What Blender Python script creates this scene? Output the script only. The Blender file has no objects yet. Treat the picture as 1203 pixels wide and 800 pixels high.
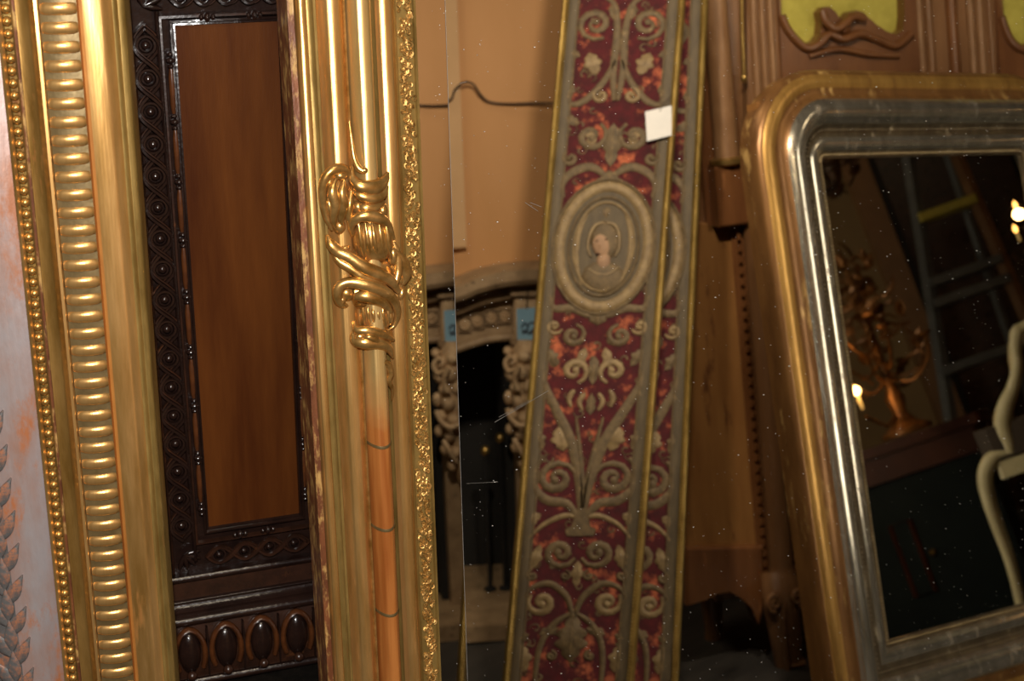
import bpy, bmesh, math, random
from math import sin, cos, tan, radians, pi, sqrt, atan2
from mathutils import Vector, Matrix
random.seed(7)
scn = bpy.context.scene
COL = scn.collection

# ------------------------------------------------------------------ camera, world, lights, exposure
F = 1800.0                                   # focal length in pixels of the 1203 x 800 frame
PITCH = radians(23)
CAM = Vector((0, 0, 1.5))
CR = Vector((1, 0, 0)); CU = Vector((0, sin(PITCH), cos(PITCH))); CF = Vector((0, cos(PITCH), -sin(PITCH)))
cd = bpy.data.cameras.new('camera'); cam = bpy.data.objects.new('camera', cd); COL.objects.link(cam)
cam.location = CAM; cam.rotation_euler = (pi/2 - PITCH, 0, 0)
cd.sensor_width = 36; cd.lens = F/1203*36; cd.clip_start = .02
cd.dof.use_dof = True; cd.dof.focus_distance = 1.40; cd.dof.aperture_fstop = 8.0
scn.camera = cam

wd = bpy.data.worlds.new('room_air'); scn.world = wd; wd.use_nodes = True
wb = wd.node_tree.nodes['Background']; wb.inputs[0].default_value = (1, .80, .58, 1); wb.inputs[1].default_value = .05

def lamp(name, kind, loc, target, power, color, size, angle=None, blend=.6):
    l = bpy.data.lights.new(name, kind); l.energy = power; l.color = color
    if kind == 'SPOT':
        l.shadow_soft_size = size; l.spot_size = angle; l.spot_blend = blend
    elif kind == 'POINT': l.shadow_soft_size = size
    else: l.shape = 'DISK'; l.size = size
    o = bpy.data.objects.new(name, l); COL.objects.link(o); o.location = loc
    d = Vector(target) - Vector(loc); o.rotation_euler = d.to_track_quat('-Z', 'Y').to_euler()
    return o
# the flash on top of the camera
lamp('camera_flash', 'SPOT', CAM + CU*.13 - CR*.02, CAM + CF*1.5 + CR*-.12, 78, (1, .97, .93), .022, radians(66), .55)
# added fill lamps, out of view, replacing the flash's bounce off the mirror
SPOT = Vector((.27, 1.47, 1.90)); SPOT_T = Vector((1.15, .80, .60))
lamp('aisle_fill_spot', 'SPOT', SPOT, SPOT_T, 58, (1, .86, .68), .035, radians(84), .5)  # added fill for the embroidered panels and the cabinet
SPOT2 = Vector((-.06, 1.36, 2.02)); SPOT2_T = Vector((1.22, .12, .78))
lamp('hearth_fill_spot', 'SPOT', SPOT2, SPOT2_T, 62, (1, .86, .68), .035, radians(50), .5)  # added fill for the fireplace side
ADDED_LANTERN = Vector((.93, 2.04, 0)); ADDED_LANTERN_GLOW = 8.0   # added unseen lantern, for a long streak on the silver mirror
lamp('shop_fill_light', 'AREA', (2.2, 3.6, 2.7), (2.2, 3.6, 0), 10, (1, .80, .55), .5)  # added fill without a fixture, brightens the far end of the shop
lamp('aisle_fill_light', 'AREA', (.35, .1, 2.68), (.35, .1, 0), 9, (1, .84, .62), .6)  # added fill without a fixture, over the aisle

scn.view_settings.view_transform = 'Standard'; scn.view_settings.look = 'None'
scn.view_settings.exposure = 0; scn.view_settings.gamma = 1; scn.view_settings.use_curve_mapping = False
try:
    scn.cycles.caustics_reflective = False; scn.cycles.caustics_refractive = False
except Exception: pass

# ------------------------------------------------------------------ pixel rays, mirror planes
def ray(px, py): return CR*((px-601.5)/F) + CU*((400-py)/F) + CF
def seen(px, py, d): return CAM + ray(px, py)*d
def camvec(x, y, f): return (CR*x + CU*y + CF*f).normalized()
def wall_normal(a, t):
    a = radians(a); t = radians(t)
    return Vector((sin(a)*cos(t), -cos(a)*cos(t), sin(t)))
def reflect_p(P, O, n): return P - n*(2*(P-O).dot(n))
def reflect_v(v, n): return v - n*(2*v.dot(n))

class Plane:
    """A working plane: x to the right, y up, h towards the viewer, as it is SEEN (bounce 0 directly,
    1 in the big mirror, 2 in the big mirror and then in the silver mirror).  mat() gives where it really stands."""
    def __init__(s, anchor, depth, n, edge, bounce=0):
        s.O = seen(anchor[0], anchor[1], depth); s.n = n.normalized(); s.bounce = bounce
        if s.n.dot(ray(*anchor)) > 0: s.n = -s.n
        if isinstance(edge, Vector): s.Y = (edge - s.n*edge.dot(s.n)).normalized()
        else: s.Y = (s.hit(*edge[0]) - s.hit(*edge[1])).normalized()
        s.X = s.Y.cross(s.n).normalized()
        s.sx = -1 if bounce == 1 else 1
    def hit(s, px, py, h=0):
        d = ray(px, py); O = s.O + s.n*h
        return CAM + d*((O-CAM).dot(s.n)/d.dot(s.n))
    def p(s, px, py, h=0):
        v = s.hit(px, py, h) - s.O
        return (v.dot(s.X), v.dot(s.Y))
    def real(s, x, y, h=0):
        return s.mat() @ Vector((s.sx*x, y, h))
    def mat(s):
        O, X, Y, N = s.O.copy(), s.X*s.sx, s.Y, s.n
        if s.bounce == 2:
            O = reflect_p(O, LPV.O, LPV.n); X, Y, N = [reflect_v(v, LPV.n) for v in (X, Y, N)]
        if s.bounce >= 1:
            O = reflect_p(O, MIR.O, MIR.n); X, Y, N = [reflect_v(v, MIR.n) for v in (X, Y, N)]
        m = Matrix((X, Y, N)).transposed().to_4x4(); m.translation = O
        return m
    def ybottom(s, x=0, z=0.0, h=0):
        """local y at which the plane reaches height z in the real room"""
        a = s.real(x, 0, h); b = s.real(x, -1, h)
        return -(a.z - z)/(a.z - b.z)

def side_normal(edge, back, hc):
    """normal, in the mirror's image of the room, of an upright thing that leans back by `back` degrees, whose side edge is
    seen along `edge` and whose horizontals run roughly along camera vector hc"""
    top, bot = edge
    m = ray(*top).cross(ray(*bot)).normalized()
    u = reflect_v(Vector((0, 0, 1)), MIR.n)
    h = camvec(*hc)
    u = (Matrix.Rotation(radians(-back), 3, h) @ u)
    u = (u - m*u.dot(m)).normalized()
    h = (h - u*h.dot(u)).normalized()
    return h.cross(u).normalized()

# ------------------------------------------------------------------ materials
MATS = {}
def mat(name, c1, c2=None, scale=8, metal=0, rough=.5, bump=0, bscale=60, wear=None, wscale=25, wlo=.6, whi=.68,
        stretch=(1, 1, 1), coat=0, emit=None, estr=0, spec=.5, sheen=0, detail=5, bdist=.001):
    m = bpy.data.materials.new(name); m.use_nodes = True; nt = m.node_tree; b = nt.nodes['Principled BSDF']
    N = nt.nodes.new; L = nt.links.new
    b.inputs['Metallic'].default_value = metal; b.inputs['Roughness'].default_value = rough
    b.inputs['Specular IOR Level'].default_value = spec
    if coat: b.inputs['Coat Weight'].default_value = coat; b.inputs['Coat Roughness'].default_value = .12
    if sheen: b.inputs['Sheen Weight'].default_value = sheen; b.inputs['Sheen Roughness'].default_value = .4
    b.inputs['Base Color'].default_value = (*c1, 1)
    if emit:
        b.inputs['Emission Color'].default_value = (*emit, 1); b.inputs['Emission Strength'].default_value = estr
    tc = N('ShaderNodeTexCoord'); mp = N('ShaderNodeMapping'); L(tc.outputs['Object'], mp.inputs[0])
    mp.inputs['Scale'].default_value = stretch
    if c2:
        nz = N('ShaderNodeTexNoise'); nz.inputs['Scale'].default_value = scale; nz.inputs['Detail'].default_value = detail
        nz.inputs['Roughness'].default_value = .62
        L(mp.outputs[0], nz.inputs[0])
        r = N('ShaderNodeValToRGB'); r.color_ramp.elements[0].position = .33; r.color_ramp.elements[1].position = .67
        r.color_ramp.elements[0].color = (*c1, 1); r.color_ramp.elements[1].color = (*c2, 1)
        L(nz.outputs[0], r.inputs[0]); out = r.outputs[0]
        if wear:
            n2 = N('ShaderNodeTexNoise'); n2.inputs['Scale'].default_value = wscale; n2.inputs['Detail'].default_value = 6
            n2.inputs['Roughness'].default_value = .7; L(mp.outputs[0], n2.inputs[0])
            r2 = N('ShaderNodeValToRGB'); r2.color_ramp.elements[0].position = wlo; r2.color_ramp.elements[1].position = whi
            r2.color_ramp.elements[0].color = (0, 0, 0, 1); r2.color_ramp.elements[1].color = (1, 1, 1, 1)
            L(n2.outputs[0], r2.inputs[0])
            mx = N('ShaderNodeMix'); mx.data_type = 'RGBA'
            L(r2.outputs[0], mx.inputs['Factor']); L(out, mx.inputs['A']); mx.inputs['B'].default_value = (*wear, 1)
            out = mx.outputs['Result']
            if metal:
                mm = N('ShaderNodeMath'); mm.operation = 'MULTIPLY_ADD'; L(r2.outputs[0], mm.inputs[0])
                mm.inputs[1].default_value = -metal*.8; mm.inputs[2].default_value = metal; L(mm.outputs[0], b.inputs['Metallic'])
        L(out, b.inputs['Base Color'])
    if bump:
        n3 = N('ShaderNodeTexNoise'); n3.inputs['Scale'].default_value = bscale; n3.inputs['Detail'].default_value = 4
        L(mp.outputs[0], n3.inputs[0])
        bp = N('ShaderNodeBump'); bp.inputs['Strength'].default_value = bump; bp.inputs['Distance'].default_value = bdist
        L(n3.outputs[0], bp.inputs['Height']); L(bp.outputs[0], b.inputs['Normal'])
    MATS[name] = m
    return m

RED = (.36, .09, .03)
mat('gold', (.76, .43, .125), (.40, .205, .042), 55, .76, .33, .35, 160, RED, 45, .60, .70, stretch=(1, .2, 1))
mat('gold_bright', (.90, .53, .19), (.54, .285, .072), 60, .74, .30, .3, 140, (.45, .17, .05), 55, .62, .74, stretch=(1, .12, 1))
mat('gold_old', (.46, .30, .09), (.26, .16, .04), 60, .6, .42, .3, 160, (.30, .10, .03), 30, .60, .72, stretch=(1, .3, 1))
mat('lace_gold', (.84, .50, .16), (.42, .22, .05), 90, .7, .48, .3, 200)
mat('gold_orn', (.92, .54, .18), (.46, .23, .05), 70, .80, .28, .2, 200, (.28, .10, .02), 60, .62, .72)
mat('bole_red', (.25, .085, .030), (.12, .038, .015), 90, .2, .45, .5, 300, (.55, .32, .10), 130, .50, .62, stretch=(1, .3, 1))
mat('bole_orange', (.66, .28, .06), (.42, .15, .03), 40, .35, .42, .3, 200, (.75, .5, .18), 30, .6, .7, stretch=(1, .2, 1))
mat('silver_pink', (.50, .43, .42), (.50, .26, .18), 22, .3, .45, .6, 120, (.52, .19, .08), 26, .49, .60, stretch=(1, .4, 1))
mat('silver_grey', (.27, .25, .24), (.15, .145, .14), 60, .4, .5, .4, 200, (.46, .19, .10), 50, .50, .62)
mat('dark_carved', (.022, .010, .007), (.010, .005, .004), 30, 0, .19, .3, 220, spec=.65)
mat('dark_brown', (.040, .015, .008), (.018, .008, .005), 40, 0, .26, .25, 180, (.10, .035, .012), 30, .6, .7, spec=.45)
mat('reel_brown', (.115, .036, .010), (.05, .016, .006), 50, 0, .28, .2, 180)
mat('walnut_panel', (.120, .036, .007), (.055, .014, .0035), 7, 0, .40, .15, 220, (.020, .008, .006), 130, .72, .76, stretch=(3, .35, 3), spec=.10)
mat('mirror', (.80, .77, .70), None, metal=1, rough=.006)
mat('mirror_old', (.66, .62, .54), None, metal=1, rough=.012)
mat('dust', (.75, .72, .66), None, rough=.9)
mat('scratch', (.30, .28, .25), None, rough=.5)  # grey of the glass scratches and of the painted bevel highlight
mat('tan_wall', (.56, .30, .13), (.50, .26, .10), 5, 0, .7, .1, 60, stretch=(1, .3, 1))
mat('shop_wall', (.36, .26, .14), (.31, .22, .12), 3, 0, .8, .15, 40)
mat('floor_dark', (.055, .050, .046), (.030, .028, .027), 6, 0, .55, .2, 60, stretch=(.3, 3, 1))
mat('ceiling', (.35, .29, .22), (.30, .25, .19), 3, 0, .9, .1, 30)
mat('stone_mantel', (.34, .235, .135), (.22, .145, .08), 24, 0, .6, .4, 120, (.09, .055, .03), 40, .58, .70)
mat('stone_carved', (.68, .50, .31), (.44, .29, .16), 40, 0, .6, .4, 140, (.12, .07, .035), 50, .56, .68)
mat('soot', (.012, .011, .011), (.006, .006, .006), 10, 0, .9)
mat('iron', (.05, .05, .055), (.03, .03, .03), 20, .6, .4)
mat('blue_tag', (.32, .58, .80), (.28, .52, .74), 20, 0, .6)
mat('white_tag', (.74, .74, .76), (.66, .67, .70), 30, 0, .6)
mat('ink', (.03, .035, .06), None, rough=.7)
mat('velvet', (.085, .005, .010), (.035, .003, .006), 60, 0, .9, .6, 300, (.48, .13, .06), 22, .53, .66)
mat('thread', (.135, .090, .040), (.070, .046, .021), 90, .15, .6, .8, 400, (.25, .17, .08), 80, .58, .7)
mat('thread_light', (.25, .175, .082), (.14, .092, .042), 90, .15, .55, .6, 400)
mat('braid', (.088, .062, .029), (.050, .034, .016), 90, .15, .6, .6, 400, stretch=(1, .3, 1))
mat('flesh_thread', (.36, .22, .13), (.26, .16, .10), 50, 0, .7, .5, 300)
mat('tap_edge', (.46, .32, .10), (.24, .155, .04), 60, .65, .36, .3, 160, stretch=(1, .4, 1))
mat('gold_gap', (.26, .18, .075), (.17, .115, .045), 60, .5, .45, .3, 160)
mat('lp_gilt', (.52, .31, .09), (.30, .165, .045), 40, .6, .34, .3, 140, (.20, .09, .03), 40, .58, .7, stretch=(1, .2, 1))
mat('added_lantern', (.9, .82, .68), None, rough=.9, emit=(1, .90, .74), estr=ADDED_LANTERN_GLOW)  # glow of the added lantern, lights the reflected side
mat('gilt_edge', (.80, .56, .19), (.45, .29, .07), 40, .65, .33, .3, 160, stretch=(1, .4, 1))
mat('oak', (.30, .145, .045), (.20, .085, .024), 6, 0, .45, .2, 120, (.10, .035, .012), 18, .60, .70, stretch=(3, .5, 3), coat=.15)
mat('mahogany', (.19, .078, .027), (.115, .042, .014), 8, 0, .38, .2, 120, (.30, .13, .05), 20, .62, .72, stretch=(3, .6, 3), coat=.25)
mat('walnut', (.25, .125, .055), (.165, .078, .032), 8, 0, .40, .2, 120, stretch=(3, .5, 3), coat=.2)
mat('pink_wood', (.30, .165, .080), (.21, .105, .046), 30, 0, .45, .2, 160, stretch=(2, .6, 2), coat=.1)
mat('brass', (.55, .38, .13), (.32, .20, .06), 40, .85, .3)
mat('yellow_cloth', (.52, .46, .09), (.40, .36, .06), 40, 0, .8, .7, 260)
mat('lp_brown', (.26, .13, .045), (.15, .07, .025), 40, .45, .35, .2, 120, (.60, .40, .15), 30, .58, .7, stretch=(1, .2, 1))
mat('lp_silver', (.66, .64, .58), (.42, .39, .33), 50, .9, .20, .2, 120, (.19, .14, .09), 60, .58, .72, stretch=(1, .2, 1))
mat('lp_dark', (.22, .18, .12), (.12, .095, .065), 40, .75, .32, .3, 160, (.42, .36, .26), 50, .6, .7, stretch=(1, .3, 1))
mat('lp_bead', (.42, .34, .20), (.24, .18, .10), 40, .7, .32)
mat('ladder_grey', (.11, .125, .14), (.07, .08, .095), 20, .3, .45)
mat('ladder_wood', (.24, .13, .06), (.16, .08, .04), 12, 0, .5)
mat('cream_paint', (.70, .66, .44), (.58, .54, .34), 20, 0, .35, coat=.3)
mat('dark_seat', (.06, .045, .035), (.04, .03, .025), 30, 0, .8)
mat('green_cabinet', (.014, .022, .022), (.008, .013, .014), 8, 0, .5, spec=.1)
mat('red_table', (.085, .024, .012), (.05, .014, .008), 8, 0, .4, spec=.2)
mat('bronze_leaf', (.34, .15, .04), (.09, .038, .014), 30, .55, .4)
mat('post_brown', (.22, .12, .055), (.16, .085, .04), 10, 0, .55)
mat('cloth_black', (.012, .009, .007), (.006, .005, .004), 60, 0, .9, .6, 400, spec=.03)
mat('bulb', (1, .8, .5), None, emit=(1, .48, .12), estr=9)
mat('black_metal', (.02, .02, .02), None, rough=.4)
mat('trunk_leather', (.05, .032, .022), (.03, .02, .014), 20, 0, .5, .3, 100)

def column_material():
    """gilded column whose gilding has worn through to orange clay towards its foot"""
    m = mat('column_gilt', (.78, .53, .22), (.60, .36, .10), 26, .62, .33, .2, 150, (.50, .20, .06), 40, .66, .76, stretch=(1, .2, 1))
    nt = m.node_tree; b = nt.nodes['Principled BSDF']; N = nt.nodes.new; L = nt.links.new
    src = b.inputs['Base Color'].links[0].from_socket
    tc = N('ShaderNodeTexCoord'); sp = N('ShaderNodeSeparateXYZ'); L(tc.outputs['Object'], sp.inputs[0])
    nz = N('ShaderNodeTexNoise'); nz.inputs['Scale'].default_value = 35; L(tc.outputs['Object'], nz.inputs[0])
    ad = N('ShaderNodeMath'); ad.operation = 'MULTIPLY_ADD'; ad.inputs[1].default_value = .06; L(nz.outputs[0], ad.inputs[0]); L(sp.outputs[1], ad.inputs[2])
    mr = N('ShaderNodeMapRange'); L(ad.outputs[0], mr.inputs[0])
    mr.inputs['From Min'].default_value = -.045; mr.inputs['From Max'].default_value = .02
    mr.inputs['To Min'].default_value = 1; mr.inputs['To Max'].default_value = 0
    n2 = N('ShaderNodeTexNoise'); n2.inputs['Scale'].default_value = 60; mp = N('ShaderNodeMapping'); mp.inputs['Scale'].default_value = (2, .12, 2)
    L(tc.outputs['Object'], mp.inputs[0]); L(mp.outputs[0], n2.inputs[0])
    r = N('ShaderNodeValToRGB'); r.color_ramp.elements[0].color = (.52, .19, .045, 1); r.color_ramp.elements[1].color = (.34, .10, .02, 1)
    r.color_ramp.elements[0].position = .35; r.color_ramp.elements[1].position = .65; L(n2.outputs[0], r.inputs[0])
    mx = N('ShaderNodeMix'); mx.data_type = 'RGBA'; L(mr.outputs[0], mx.inputs['Factor']); L(src, mx.inputs['A']); L(r.outputs[0], mx.inputs['B'])
    L(mx.outputs['Result'], b.inputs['Base Color'])
    mm = N('ShaderNodeMath'); mm.operation = 'MULTIPLY_ADD'; L(mr.outputs[0], mm.inputs[0]); mm.inputs[1].default_value = -.5; mm.inputs[2].default_value = .62
    L(mm.outputs[0], b.inputs['Metallic'])
column_material()

# ------------------------------------------------------------------ mesh builder
def catmull(pts, n=6):
    if len(pts) < 3 or n < 2: return [tuple(p) for p in pts]
    out = []
    k = len(pts[0])
    for i in range(len(pts)-1):
        p0 = pts[max(i-1, 0)]; p1 = pts[i]; p2 = pts[i+1]; p3 = pts[min(i+2, len(pts)-1)]
        for j in range(n):
            t = j/n
            out.append(tuple(.5*((2*p1[c]) + (-p0[c]+p2[c])*t + (2*p0[c]-5*p1[c]+4*p2[c]-p3[c])*t*t + (-p0[c]+3*p1[c]-3*p2[c]+p3[c])*t**3) for c in range(k)))
    out.append(tuple(pts[-1]))
    return out

class MB:
    def __init__(s, sx=1): s.v = []; s.f = []; s.sx = sx
    def add(s, vs, fs):
        b = len(s.v); s.v += [(s.sx*x, y, z) for x, y, z in vs]; s.f += [tuple(b+i for i in f) for f in fs]; return s
    def box(s, x0, x1, y0, y1, h0, h1, bev=0):
        if bev <= 0:
            vs = [(x, y, h) for h in (h0, h1) for y in (y0, y1) for x in (x0, x1)]
            return s.add(vs, [(0, 1, 3, 2), (4, 5, 7, 6), (0, 1, 5, 4), (2, 3, 7, 6), (0, 2, 6, 4), (1, 3, 7, 5)])
        b = bev
        return s.prism([(x0, y0), (x1, y0), (x1, y1), (x0, y1)], h0, h1, b)
    def prism(s, poly, h0, h1, bev=0):
        n = len(poly); cx = sum(p[0] for p in poly)/n; cy = sum(p[1] for p in poly)/n
        rings = [[(x, y, h0) for x, y in poly], [(x, y, h1-bev) for x, y in poly]]
        if bev:
            r = []
            for x, y in poly:
                d = math.hypot(x-cx, y-cy) or 1
                k = max(0, 1-1.4*bev/d); r.append((cx+(x-cx)*k, cy+(y-cy)*k, h1))
            rings.append(r)
        vs = [p for r in rings for p in r]; fs = []
        for k in range(len(rings)-1):
            for i in range(n): fs.append((k*n+i, k*n+(i+1) % n, (k+1)*n+(i+1) % n, (k+1)*n+i))
        fs.append(tuple(range(n))); t = (len(rings)-1)*n; fs.append(tuple(range(t, t+n)))
        return s.add(vs, fs)
    def blob(s, c, r, nu=10, nv=6, rot=0):
        vs = []; fs = []
        for j in range(nv+1):
            th = pi*j/nv
            for i in range(nu):
                ph = 2*pi*i/nu; x = r[0]*sin(th)*cos(ph); y = r[1]*sin(th)*sin(ph)
                vs.append((c[0]+x*cos(rot)-y*sin(rot), c[1]+x*sin(rot)+y*cos(rot), c[2]+r[2]*cos(th)))
        for j in range(nv):
            for i in range(nu): fs.append((j*nu+i, j*nu+(i+1) % nu, (j+1)*nu+(i+1) % nu, (j+1)*nu+i))
        return s.add(vs, fs)
    def tube(s, pts, w, t=None, sides=8, up=(0, 0, 1), closed=False, ridge=0):
        """flattened tube along pts; w half width across, t half thickness along `up`; scalars or lists"""
        n = len(pts); P = [Vector(p) for p in pts]; U0 = Vector(up)
        W = w if isinstance(w, (list, tuple)) else [w]*n
        T = t if isinstance(t, (list, tuple)) else ([t]*n if t is not None else W)
        vs = []; fs = []; prevS = None
        for i in range(n):
            a = P[(i-1) % n] if closed else P[max(i-1, 0)]; b = P[(i+1) % n] if closed else P[min(i+1, n-1)]
            tg = (b-a); tg = tg.normalized() if tg.length > 1e-9 else Vector((0, 1, 0))
            S = tg.cross(U0)
            if S.length < 1e-4: S = prevS or Vector((1, 0, 0))
            S.normalize()
            if prevS and S.dot(prevS) < -.7: S = -S
            prevS = S; Nn = S.cross(tg).normalized()
            for k in range(sides):
                an = 2*pi*k/sides; q = 1+ridge*(1 if k % 2 == 0 else -1)
                vs.append(tuple(P[i] + S*(W[i]*cos(an)*q) + Nn*(T[i]*sin(an)*q)))
        for i in range(n if closed else n-1):
            j = (i+1) % n
            for k in range(sides): fs.append((i*sides+k, i*sides+(k+1) % sides, j*sides+(k+1) % sides, j*sides+k))
        if not closed: fs.append(tuple(range(sides))); fs.append(tuple(range((n-1)*sides, n*sides)))
        return s.add(vs, fs)
    def lathe_y(s, prof, cx, ch, seg=14):
        """turned round a vertical axis; prof = [(y, r)]"""
        vs = []; fs = []; n = len(prof)
        for y, r in prof:
            for k in range(seg): a = 2*pi*k/seg; vs.append((cx+r*cos(a), y, ch+r*sin(a)))
        for i in range(n-1):
            for k in range(seg): fs.append((i*seg+k, i*seg+(k+1) % seg, (i+1)*seg+(k+1) % seg, (i+1)*seg+k))
        fs.append(tuple(range(seg))); fs.append(tuple(range((n-1)*seg, n*seg)))
        return s.add(vs, fs)
    def ring(s, c, R, r, tz=None, seg=20, sides=6, ry=None):
        pts = [(c[0]+R*cos(2*pi*i/seg), c[1]+(ry or R)*sin(2*pi*i/seg), c[2]) for i in range(seg)]
        return s.tube(pts, r, tz, sides, closed=True)
    def loop_strip(s, loops):
        n = len(loops[0]); vs = [p for l in loops for p in l]; fs = []
        for k in range(len(loops)-1):
            for i in range(n): fs.append((k*n+i, k*n+(i+1) % n, (k+1)*n+(i+1) % n, (k+1)*n+i))
        return s.add(vs, fs)
    def mesh(s, name, m, smooth=None):
        me = bpy.data.meshes.new(name); me.from_pydata(s.v, [], s.f)
        bm = bmesh.new(); bm.from_mesh(me); bmesh.ops.recalc_face_normals(bm, faces=bm.faces)
        if smooth is not None:
            lim = radians(smooth)
            for f in bm.faces: f.smooth = smooth > 0
            for e in bm.edges:
                if len(e.link_faces) == 2 and e.calc_face_angle(0) > lim: e.smooth = False
        bm.to_mesh(me); bm.free(); me.materials.append(MATS[m])
        return me
    def build(s, name, m, parent=None, smooth=40):
        o = bpy.data.objects.new(name, s.mesh(name, m, smooth)); COL.objects.link(o); o.parent = parent
        return o

def inst(name, me, parent, loc=(0, 0, 0), rot=0, sc=(1, 1, 1)):
    o = bpy.data.objects.new(name, me); COL.objects.link(o); o.parent = parent
    o.location = loc; o.rotation_euler = (0, 0, rot); o.scale = sc
    return o
def thing(name, label, cat, pl=None, base=(0, 0), group=None, m=None):
    o = bpy.data.objects.new(name, None); COL.objects.link(o); o.empty_display_size = .05
    if pl is not None: o.matrix_world = pl.mat()
    if m is not None: o.matrix_world = m
    o['label'] = label; o['category'] = cat
    if group: o['group'] = group
    return o
def tag(o, label, cat, group=None):
    o['label'] = label; o['category'] = cat
    if group: o['group'] = group
    return o
def struct(o, label=None):
    o['kind'] = 'structure'
    if label: o['label'] = label
    return o
def copy_tree(o, parent=None):
    c = o.copy(); COL.objects.link(c); c.parent = parent
    for ch in list(o.children): copy_tree(ch, c)
    return c

def rect_loop(x0, x1, y0, y1, w, h, rt=0, rb=0, seg=8):
    """rectangle inset by w at height h, top corners of radius rt, bottom corners rb"""
    xa, xb, ya, yb = x0+w, x1-w, y0+w, y1-w
    out = []
    for cx, cy, sxn, syn, R, a0 in ((xb, yb, -1, -1, rt, 0), (xa, yb, 1, -1, rt, pi/2), (xa, ya, 1, 1, rb, pi), (xb, ya, -1, 1, rb, 1.5*pi)):
        if R <= 0: out.append((cx, cy, h)); continue
        r = max(R-w, .004)
        for k in range(seg+1):
            a = a0 + pi/2*k/seg
            out.append((cx+sxn*r+r*cos(a), cy+syn*r+r*sin(a), h))
    return out
def frame_part(name, m, root, rect, prof, sx=1, rt=0, rb=0, smooth=50):
    mb = MB(sx); mb.loop_strip([rect_loop(*rect, w, h, rt, rb) for w, h in prof])
    return mb.build(name, m, root, smooth)
def arc_prof(w0, h0, w1, h1, bulge, n=8):
    """profile points from (w0,h0) to (w1,h1) bowed by bulge (+ convex, - cove)"""
    return [(w0+(w1-w0)*k/n, h0+(h1-h0)*k/n+bulge*4*(k/n)*(1-k/n)) for k in range(n+1)]
def half_round(w0, w1, h0, rise, n=12):
    c = (w0+w1)/2; r = (w1-w0)/2
    return [(c-r*cos(pi*k/n), h0+rise*sin(pi*k/n)) for k in range(n+1)]

# ------------------------------------------------------------------ the planes of the scene
MIR = Plane((500, 400), 1.40, wall_normal(24, 7), ((485, 0), (516, 800)))            # glass of the big gilt mirror
GF = Plane((175, 400), 1.30, wall_normal(6, 3), ((145, 0), (205, 800)))                # gilt frame with fluted band
SF = Plane((60, 400), 1.365, wall_normal(5, 3), ((30, 0), (112, 800)))                  # silver frame inside it
DP = Plane((285, 400), 1.475, wall_normal(20, 2), ((213, 25), (252, 615)))             # dark carved panel
E_TAP = ((733, 0), (667.4, 800)); E_LP = ((886, 160), (972, 780)); E_CAB = ((889, 300), (918, 670)); E_MAN = ((604, 300), (608, 420))
TAP = Plane((700, 400), 2.50, side_normal(E_TAP, 20, (1, 0, -.12)), E_TAP, 1)
LPV = Plane((985, 400), 2.42, side_normal(E_LP, 17, (2749, 107, 1800)), E_LP, 1)
CAB = Plane((900, 400), 2.86, side_normal(E_CAB, 0, (1, 0, .25)), E_CAB, 1)
MAN = Plane((600, 360), 3.22, side_normal(E_MAN, 0, (1, 0, .10)), E_MAN, 1)

def floor_y(pl, x0, x1, z=0.0, h=0):
    return max(pl.ybottom(x0, z, h), pl.ybottom(x1, z, h))
PX = .00079                                   # about one photo pixel in metres on the directly seen frames

# ------------------------------------------------------------------ the room
RN = Vector((-.65, .76, 0)).normalized(); RE = Vector((RN.y, -RN.x, 0))       # off the fireplace wall, along it
def room_box(name, m, e0, e1, n0, n1, z0, z1, label):
    mb = MB(); vs = []
    for z in (z0, z1):
        for a, b in ((e0, n0), (e1, n0), (e1, n1), (e0, n1)):
            p = RE*a + RN*b; vs.append((p.x, p.y, z))
    mb.add(vs, [(0, 1, 2, 3), (4, 5, 6, 7), (0, 1, 5, 4), (1, 2, 6, 5), (2, 3, 7, 6), (3, 0, 4, 7)])
    return struct(mb.build(name, m, None, 0), label)
E0, E1, N0, N1 = -2.0, 6.1, -1.12, 2.9
room_box('floor', 'floor_dark', E0-.1, E1+.1, N0-.1, N1+.1, -.1, 0, 'dark worn shop floor')
room_box('ceiling', 'ceiling', E0-.1, E1+.1, N0-.1, N1+.1, 2.8, 2.9, 'plain shop ceiling')
room_box('wall_right', 'tan_wall', E0-.1, E1+.1, N0-.1, N0, 0, 2.8, 'tan plaster wall behind the fireplace')
room_box('wall_left', 'shop_wall', E0-.1, E1+.1, N1, N1+.1, 0, 2.8, 'dull brown shop wall')
room_box('wall_back', 'shop_wall', E0-.1, E0, N0, N1, 0, 2.8, 'dull brown shop wall behind the photographer')
room_box('wall_far', 'shop_wall', E1, E1+.1, N0, N1, 0, 2.8, 'dull tan wall at the far end of the shop')
# a board partition behind the leaning frames
pn = wall_normal(14, 0); pe = Vector((cos(radians(14)), sin(radians(14)), 0))
mb = MB(); vs = []
for z in (0, 2.3):
    for s, d in ((-1.75, -1.49), (.45, -1.49), (.45, -1.55), (-1.75, -1.55)):
        p = pe*(s+.33) + pn*d; vs.append((p.x, p.y, z))
mb.add(vs, [(0, 1, 2, 3), (4, 5, 6, 7), (0, 1, 5, 4), (1, 2, 6, 5), (2, 3, 7, 6), (3, 0, 4, 7)])
struct(mb.build('wall_partition', 'shop_wall', None, 0), 'board partition behind the leaning frames')

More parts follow.
